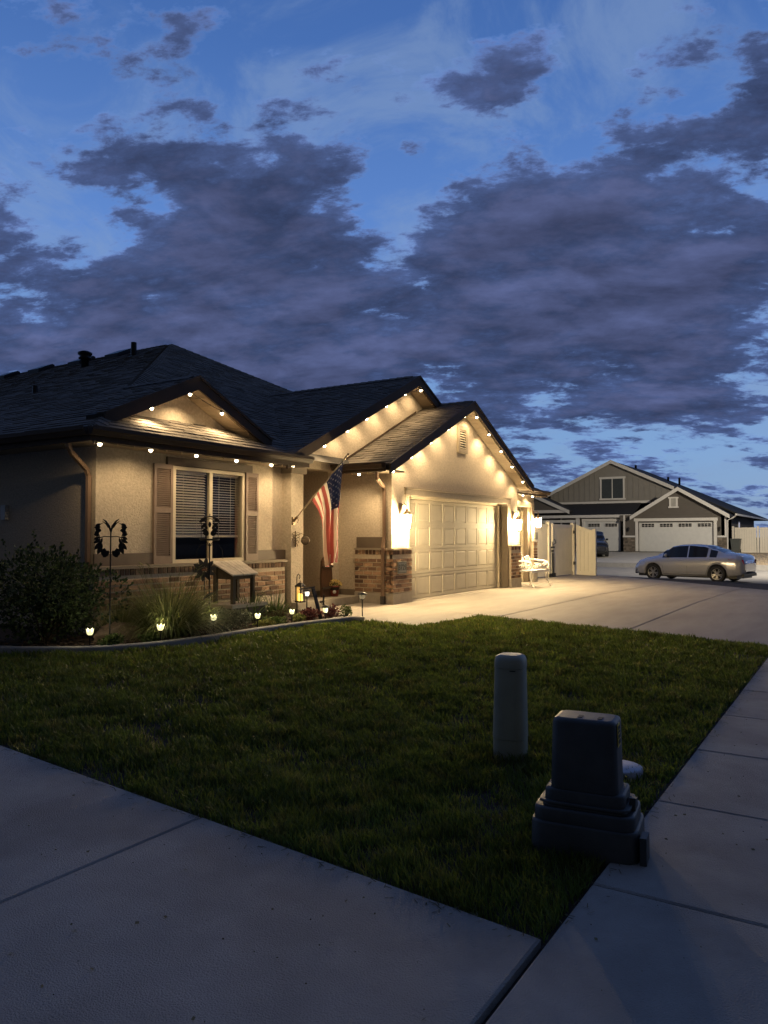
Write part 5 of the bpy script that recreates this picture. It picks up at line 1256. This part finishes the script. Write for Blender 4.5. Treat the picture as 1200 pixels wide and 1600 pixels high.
b=MB(); b.box(54.2,76,6.88,6.99,2.72,2.84); b.build('gutter',trimw,h2)
b=MB(); b.tube([(54.4,6.98,2.72),(54.42,7.2,2.55),(54.5,7.5,2.42),(54.5,7.52,.3)],.045,6,sm=False); b.build('downspout',trimw,h2)
for (x_,y_) in((63,15.5),(66,13.6),(67.5,13.0)): b=MB(); b.lathe([(.09,5.6),(.09,7.08),(.13,7.1),(0,7.2)],(x_,y_,0 if x_<65 else -.85),8); b.build('roof_pipe',black,h2)
for y_ in(8.0,13.95):
    b=MB(); b.lathe([(.05,-.14),(.08,.08),(0,.16)],(54.42,y_,1.85),8,sm=False); b.build('wall_light',black,h2)
b=MB(); b.box(60.2,60.9,7.55,7.585,1.55,2.35); b.build('side_window',MATS['dark_pane'],h2); b=MB(); b.box(60.1,61.0,7.56,7.58,1.45,2.45); b.build('side_window_frame',trimw,h2)
# tan fence to the right with trash bin
vfence('vinyl_fence','tan vinyl privacy fence to the right of the grey house',[(57,7.5,.1,2.02),(57,5.95,.1,2.02),(57,3.5,.1,2.02),(57,1.05,.1,2.02)],[((57,7.4),(57,6.05),.22,1.95,.22,1.95),((57,5.85),(57,3.6),.22,1.95,.22,1.95),((57,3.4),(57,1.15),.22,1.95,.22,1.95)])
t=empty('trash_bin',(56.3,7.25,.25),'grey wheeled trash bin beside the house by the tan fence','trash bin')
bm_=mat('bin_plastic',(.075,.085,.085),.6,.1,8)
b=MB(); b.add([(56.05,7.02,.28),(56.55,7.02,.28),(56.55,7.48,.28),(56.05,7.48,.28),(55.98,6.95,1.12),(56.62,6.95,1.12),(56.62,7.55,1.12),(55.98,7.55,1.12)],[(0,3,2,1),(4,5,6,7),(0,1,5,4),(1,2,6,5),(2,3,7,6),(3,0,4,7)]); b.build('bin_body',bm_,t)
b=MB(); b.prism([(55.93,6.92,1.122),(56.66,6.92,1.122),(56.66,7.58,1.122),(55.93,7.58,1.122)],(0,0,.07)); b.build('lid',bm_,t)
for y_ in(7.0,7.5): b=MB(); b.lathe([(0,-.03),(.11,-.03),(.11,.03),(0,.03)],(0,0,0),14); b.v=[(56.5+v[0],y_+v[2],.36+v[1]) for v in b.v]; b.build('wheel',black,t)

# ------------------------------------------------------------------ CARS
def car(name,loc,yaw,label,paint,cat,prm):
    """local x forward, y left; loft through stations"""
    Lc,Hc,Wc=prm['L'],prm['H'],prm['W']; hw=Wc/2
    prof=prm['prof'] # (x, hood/deck z, belt z, roof z or None, halfwidth factor)
    t=empty(name,(0,0,0),label,cat)
    def itp(x,idx):
        for a,c in zip(prof,prof[1:]):
            if a[0]<=x<=c[0]:
                t_=(x-a[0])/(c[0]-a[0]); t_=t_*t_*(3-2*t_) if prm.get('smooth',1) and idx in(3,4,5) else t_
                return a[idx]+(c[idx]-a[idx])*t_
        return prof[-1][idx]
    n=96; xs_=[prof[0][0]+(prof[-1][0]-prof[0][0])*i/n for i in range(n+1)]
    wa=prm['wheels']; wr=prm['wr']
    rows=[]; 
    for x in xs_:
        zl,zbelt,zroof,wf,rw=itp(x,1),itp(x,2),itp(x,3),itp(x,4),itp(x,5)
        w=hw*wf
        pts=[(0,zl),(w*.86,zl),(w*.955,zl+.06),(w*.985,zl+(zbelt-zl)*.35),(w,zl+(zbelt-zl)*.62),(w*.985,zl+(zbelt-zl)*.82),(w*.93,zbelt-.01),(w*.90,zbelt+.008),(rw*hw*1.04,zroof-.055 if zroof-zbelt>.12 else zbelt+ (zroof-zbelt)*.5),(rw*hw*.90,zroof-.018 if zroof-zbelt>.06 else zroof-.006),(rw*hw*.5,zroof),(0,zroof+.006)]
        # wheel arches
        for wx in wa:
            dx=abs(x-wx); ra=wr+.055
            if dx<ra:
                za=wr+math.sqrt(ra*ra-dx*dx); pts=[(y,max(z,za) if i in(1,2,3,4) and z<za else z) for i,(y,z) in enumerate(pts)]
        rows.append([(x,y,z) for y,z in pts])
    m=len(rows[0]); ca=prm['cab']  # cabin: windshield base, windshield top, rear glass top, rear glass base, B pillar, C pillar
    body=MB(); gls=[MB(),MB(),MB()]
    for sg in(1,-1):
        for i in range(n):
            x0,x1=xs_[i],xs_[i+1]; xm=(x0+x1)/2
            for j in range(m-1):
                q=[rows[i][j],rows[i+1][j],rows[i+1][j+1],rows[i][j+1]]; q=[(a,b_*sg,c) for a,b_,c in q]
                if sg<0: q=q[::-1]
                tgt=body
                zr=rows[i][-1][2]-itp(xm,2)
                if j==7 and ca['side0']<xm<ca['side1'] and zr>.16:
                    if all(abs(xm-p)>.045 for p in ca['pill']): tgt=gls[0]
                    else: tgt=gls[0] if 0 else body
                if j in(9,10) and ca['ws0']<xm<ca['ws1']: tgt=gls[1]
                if j in(9,10) and ca['rg0']<xm<ca['rg1']: tgt=gls[2]
                tgt.add(q,[(0,1,2,3)],sm=True)
    # ends
    for i,fl in((0,1),(n,0)):
        P=[(x,y,z) for x,y,z in rows[i]]; F=P+[(x,-y,z) for x,y,z in P[::-1]][1:-1]; body.add(F,[list(range(len(F)))[::-1 if fl else 1]])
    def weld(mb,nm,mt,par,**k):
        import bmesh
        o=mb.build(nm,mt,par,**k); bm=bmesh.new(); bm.from_mesh(o.data); bmesh.ops.remove_doubles(bm,verts=bm.verts,dist=.0008); bm.to_mesh(o.data); bm.free(); return o
    bo=weld(body,'body',paint,t)
    gm_=mat('car_glass',(.010,.011,.013),.06,.02,4,spec=.8)
    weld(gls[0],'side_window',gm_,t); weld(gls[1],'windshield',gm_ if not prm.get('lightrear') else gm_,t); weld(gls[2],'rear_window',gm_,t)
    # window surround line, door seams, handles
    def side(x,z,out=.004):
        zl,zb_,zr_,wf,rw=[itp(x,k) for k in(1,2,3,4,5)]; w=hw*wf; P=[(w*.955,zl+.06),(w*.985,zl+(zb_-zl)*.35),(w,zl+(zb_-zl)*.62),(w*.985,zl+(zb_-zl)*.82),(w*.93,zb_-.01),(w*.90,zb_+.008),(rw*hw*1.04,zr_-.055)]
        for a,c in zip(P,P[1:]):
            if a[1]<=z<=c[1]+1e-6: k=(z-a[1])/max(1e-6,c[1]-a[1]); return a[0]+(c[0]-a[0])*k+out
        return P[0][0]+out
    for sg in(1,-1):
        for nm,pts,r_ in prm['seams']:
            b=MB(); P=[(x,sg*side(x,z,.001),z) for x,z in pts]; b.tube(P,r_,4,sm=False); b.build(nm,black if nm!='handle' else paint,t)
    b=None
    for sg in(1,-1):
        mx=prm['mirror']; b=MB(); y_=side(mx[0],mx[1])+.09; b.tube([(mx[0]+.02,sg*(y_-.12),mx[1]),(mx[0],sg*y_,mx[1]+.04)],[.02,.03],6); b.lathe([(0,-.09),(.06,-.07),(.075,0),(.06,.07),(0,.09)],(0,0,0),10)
        k=len(b.v)-50; b.v=b.v[:k]+[(mx[0]+v[0]*.8,sg*y_+v[2]*1.0,mx[1]+.06+v[1]) for v in b.v[k:]]; b.build('side_mirror',paint,t)
    # lights
    rl=mat('tail_light_red',(.40,.012,.015),.15,.05); hl=mat('headlight_clear',(.32,.34,.38),.1,.1)
    for sg in(1,-1):
        for nm,pts,mm in prm['lamps']:
            b=MB(); P=[(x,sg*side(min(max(x,prof[0][0]+.02),prof[-1][0]-.02),z,.006),z) for x,z in pts]; c=Vector((0,0,0))
            for p in P: c+=Vector(p)
            c/=len(P); c.y+=sg*.012; k=len(P); b.add(P+[tuple(c)],[((i,(i+1)%k,k) if sg>0 else ((i+1)%k,i,k)) for i in range(k)],sm=True); b.build(nm,{'r':rl,'h':hl,'b':black}[mm],t)
    b=MB(); b.box(prof[0][0]+.02,prof[0][0]+.12,-.62,.62,.25,.36); b.build('rear_bumper_trim',black,t)
    b=MB(); b.box(prof[-1][0]-.12,prof[-1][0]-.02,-.62,.62,.24,.40); b.build('front_grille',black,t)
    # wheels
    rub=mat('tyre_rubber',(.018,.018,.018),.85,.1); rimm=mat('alloy_rim',(.45,.44,.43),.3,.05,metal=.8)
    for wx in wa:
        for sg in(1,-1):
            yc=sg*(hw-.11); w=empty('wheel',(wx,yc,wr),parent=t)
            def rot(mb): mb.v=[(wx+v[0],yc+v[2]*sg,wr+v[1]) for v in mb.v]
            b=MB(); b.lathe([(wr*.66,-.09),(wr*.93,-.10),(wr,-.07),(wr,.07),(wr*.93,.10),(wr*.68,.095),(wr*.66,.06)],(0,0,0),32,cap=False); rot(b); b.build('tyre',rub,w)
            b=MB(); b.lathe([(wr*.66,.05),(wr*.68,.09),(wr*.63,.09),(wr*.61,.03),(wr*.2,.01),(0,.01)],(0,0,0),28); rot(b); b.build('rim_barrel',black,w)
            b=MB()
            for k in range(10):
                a=k*math.pi/5+(.12 if k%2 else -.12); ca_,sa=math.cos(a),math.sin(a); q=.020
                b.prism([(ca_*wr*.13-sa*q,sa*wr*.13+ca_*q,.06),(ca_*wr*.13+sa*q,sa*wr*.13-ca_*q,.06),(ca_*wr*.64+sa*q*.8,sa*wr*.64-ca_*q*.8,.075),(ca_*wr*.64-sa*q*.8,sa*wr*.64+ca_*q*.8,.075)],(0,0,.012))
            b.lathe([(wr*.61,.075),(wr*.645,.094),(wr*.675,.094)],(0,0,0),28,cap=False); b.lathe([(wr*.17,.06),(wr*.15,.085),(0,.088)],(0,0,0),14); rot(b); b.build('rim',rimm,w)
    b=MB(); b.box(prof[0][0]+.25,prof[-1][0]-.25,-hw*.84,hw*.84,.16,.45); b.build('underbody',black,t)
    if prm.get('interior'):
        for x_ in prm['interior']:
            for sg in(1,-1): b=MB(); b.box(x_-.06,x_+.06,sg*.36-.22,sg*.36+.22,.5,1.02); b.build('seat',mat('seat_fabric',(.05,.05,.05),.9),t)
    t.location=loc; t.rotation_euler=(0,0,yaw); WL[t.name]=Vector(loc); return t
silver=mat('silver_paint',(.52,.52,.55),.25,.03,4,metal=.45,coat=1)
sedan=dict(L=4.64,H=1.455,W=1.78,wr=.325,wheels=(.98,3.68),
  prof=[ # x from the rear bumper forward: low edge, belt, top, width, roof width
   (0.0,.44,.70,.74,.60,.45),(.03,.36,.78,.88,.74,.58),(.11,.30,.86,1.04,.89,.68),(.30,.26,.93,1.10,.95,.70),(.62,.24,.95,1.13,.985,.70),(.80,.24,.955,1.155,1.0,.68),(1.15,.23,.955,1.29,1.0,.66),(1.62,.22,.95,1.425,1.0,.66),(2.1,.20,.935,1.457,1.0,.67),(2.55,.20,.925,1.445,1.0,.67),(2.85,.20,.92,1.40,1.0,.66),(3.15,.20,.91,1.26,1.0,.68),(3.45,.20,.90,1.09,.995,.72),(3.62,.21,.885,.995,.99,.76),(4.0,.22,.82,.93,.97,.78),(4.35,.23,.72,.83,.91,.74),(4.56,.26,.60,.70,.80,.66),(4.64,.32,.50,.56,.68,.55)],
  cab=dict(side0=1.02,side1=3.30,ws0=2.86,ws1=3.58,rg0=.78,rg1=1.52,pill=(1.36,2.20)),
  seams=[('door_seam',[(3.22,.32),(3.26,.6),(3.24,.9)],.006),('door_seam',[(2.20,.30),(2.20,.6),(2.20,.92)],.006),('door_seam',[(1.28,.90),(1.22,.75),(1.36,.50),(1.44,.30)],.006),('sill_line',[(1.42,.28),(2.3,.27),(3.24,.28)],.007),('handle',[(2.32,.83),(2.52,.825)],.016),('handle',[(1.34,.85),(1.54,.845)],.016)],
  mirror=(3.10,.96),
  lamps=[('tail_light',[(.02,.72),(.03,.88),(.34,.925),(.56,.90),(.30,.78)],'r'),('headlight',[(4.52,.62),(4.36,.72),(4.05,.80),(4.0,.74),(4.3,.64)],'h'),('fog_recess',[(4.58,.34),(4.50,.50),(4.34,.36)],'b')])
cy=rad(90-14)
car('silver_car',(32.5-2.32*math.cos(cy),5.85-2.32*math.sin(cy),-.43),cy,'silver four-door sedan parked along the street beyond the driveway',silver,'car',sedan).scale=(.955,1,1)
suvp=dict(L=4.5,H=1.70,W=1.84,wr=.35,wheels=(.95,3.55),
  prof=[(0,.45,.95,1.00,.86,.6),(.12,.36,1.05,1.35,.95,.66),(.4,.30,1.06,1.60,.99,.70),(.9,.28,1.06,1.68,1.0,.72),(1.8,.27,1.05,1.71,1.0,.73),(2.5,.27,1.03,1.68,1.0,.72),(3.0,.27,1.02,1.45,1.0,.72),(3.35,.27,1.01,1.16,1.0,.76),(3.9,.28,.95,1.06,.97,.78),(4.3,.30,.85,.95,.92,.74),(4.5,.38,.66,.74,.76,.6)],
  cab=dict(side0=.35,side1=3.1,ws0=2.62,ws1=3.34,rg0=.14,rg1=.42,pill=(1.1,2.1)),
  seams=[('door_seam',[(3.1,.4),(3.12,1.0)],.006),('door_seam',[(2.1,.38),(2.1,1.02)],.006),('door_seam',[(1.15,1.02),(1.2,.75),(1.35,.4)],.006)],mirror=(2.98,1.08),
  lamps=[('tail_light',[(.06,.95),(.08,1.15),(.25,1.15),(.2,.95)],'r'),('headlight',[(4.4,.72),(4.2,.86),(3.98,.92),(4.0,.80)],'h')])
cy=rad(-158)
car('dark_suv',(52.6,16.2,.0),cy,'dark suv parked in front of the single garage door across the street',mat('black_paint',(.012,.013,.016),.25,.02,coat=1),'car',suvp)
# ------------------------------------------------------------------ STREET LAMP (stands beyond the right edge of the view; its light falls on the far driveway)
t=empty('street_lamp',(39,-.6,-.43),'tall lit street lamp at the kerb to the right of the parked car','street lamp')
b=MB(); b.tube([(39,-.6,-.45),(39,-.6,6.8),(39.1,-.5,7.3),(39.6,-.1,7.5)],[.09,.06,.05,.04],10); b.build('pole',mat('galvanised',(.3,.3,.3),.5,.1,metal=.6),t)
b=MB(); b.box(39.45,39.95,-.25,.15,7.44,7.56); b.build('lamp_head',black,t)
b=MB(); b.box(39.5,39.9,-.2,.1,7.425,7.439); b.build('lens',mat('street_glow',(.9,.8,.6),.5,0,emit=(1,.88,.70),es=20),t)
light('street_light','SPOT',(39.7,-.05,7.40),13000,(1,.88,.70),t,.12,(.55,.45,-1),150,.6)

# ------------------------------------------------------------------ small debris on the concrete
b=MB()
for i in range(420):
    if i%3: x=R.uniform(-1.5,2.75); y=R.uniform(1.1,5)
    else: x=R.uniform(2.2,9); y=R.uniform(-.1,1.0)
    e_=.0; a=R.uniform(0,6.28); l=R.choice((.003,.004,.006,.012)); w=l*R.uniform(.3,.8); c,s_=math.cos(a),math.sin(a); zq=-.172+max(0,(gz(x,y)+.175))
    b.add([(x+c*l,y+s_*l,zq+.003),(x-s_*w,y+c*w,zq+.006),(x-c*l,y-s_*l,zq+.003),(x+s_*w,y-c*w,zq+.001)],[(0,1,2,3)])
for i in range(500):
    # clippings along the lawn edges
    if i%2: x=R.uniform(2.8,11.5); y=1.03-abs(R.gauss(0,.05))
    else: y=R.uniform(1.05,5.5); x=2.78+(y-1.05)*.055-abs(R.gauss(0,.05))
    a=R.uniform(0,6.28); l=R.uniform(.008,.022); w=.0016; c,s_=math.cos(a),math.sin(a); zq=gz(x,y)+.003
    b.add([(x+c*l-s_*w,y+s_*l+c*w,zq+.004),(x-c*l-s_*w,y-s_*l+c*w,zq),(x-c*l+s_*w,y-s_*l-c*w,zq+.001),(x+c*l+s_*w,y+s_*l-c*w,zq+.005)],[(0,1,2,3)])
b.build('grass_clippings',mat('dry_clipping',(.10,.085,.04),.9,.3,10,isl=.5),kind='stuff')
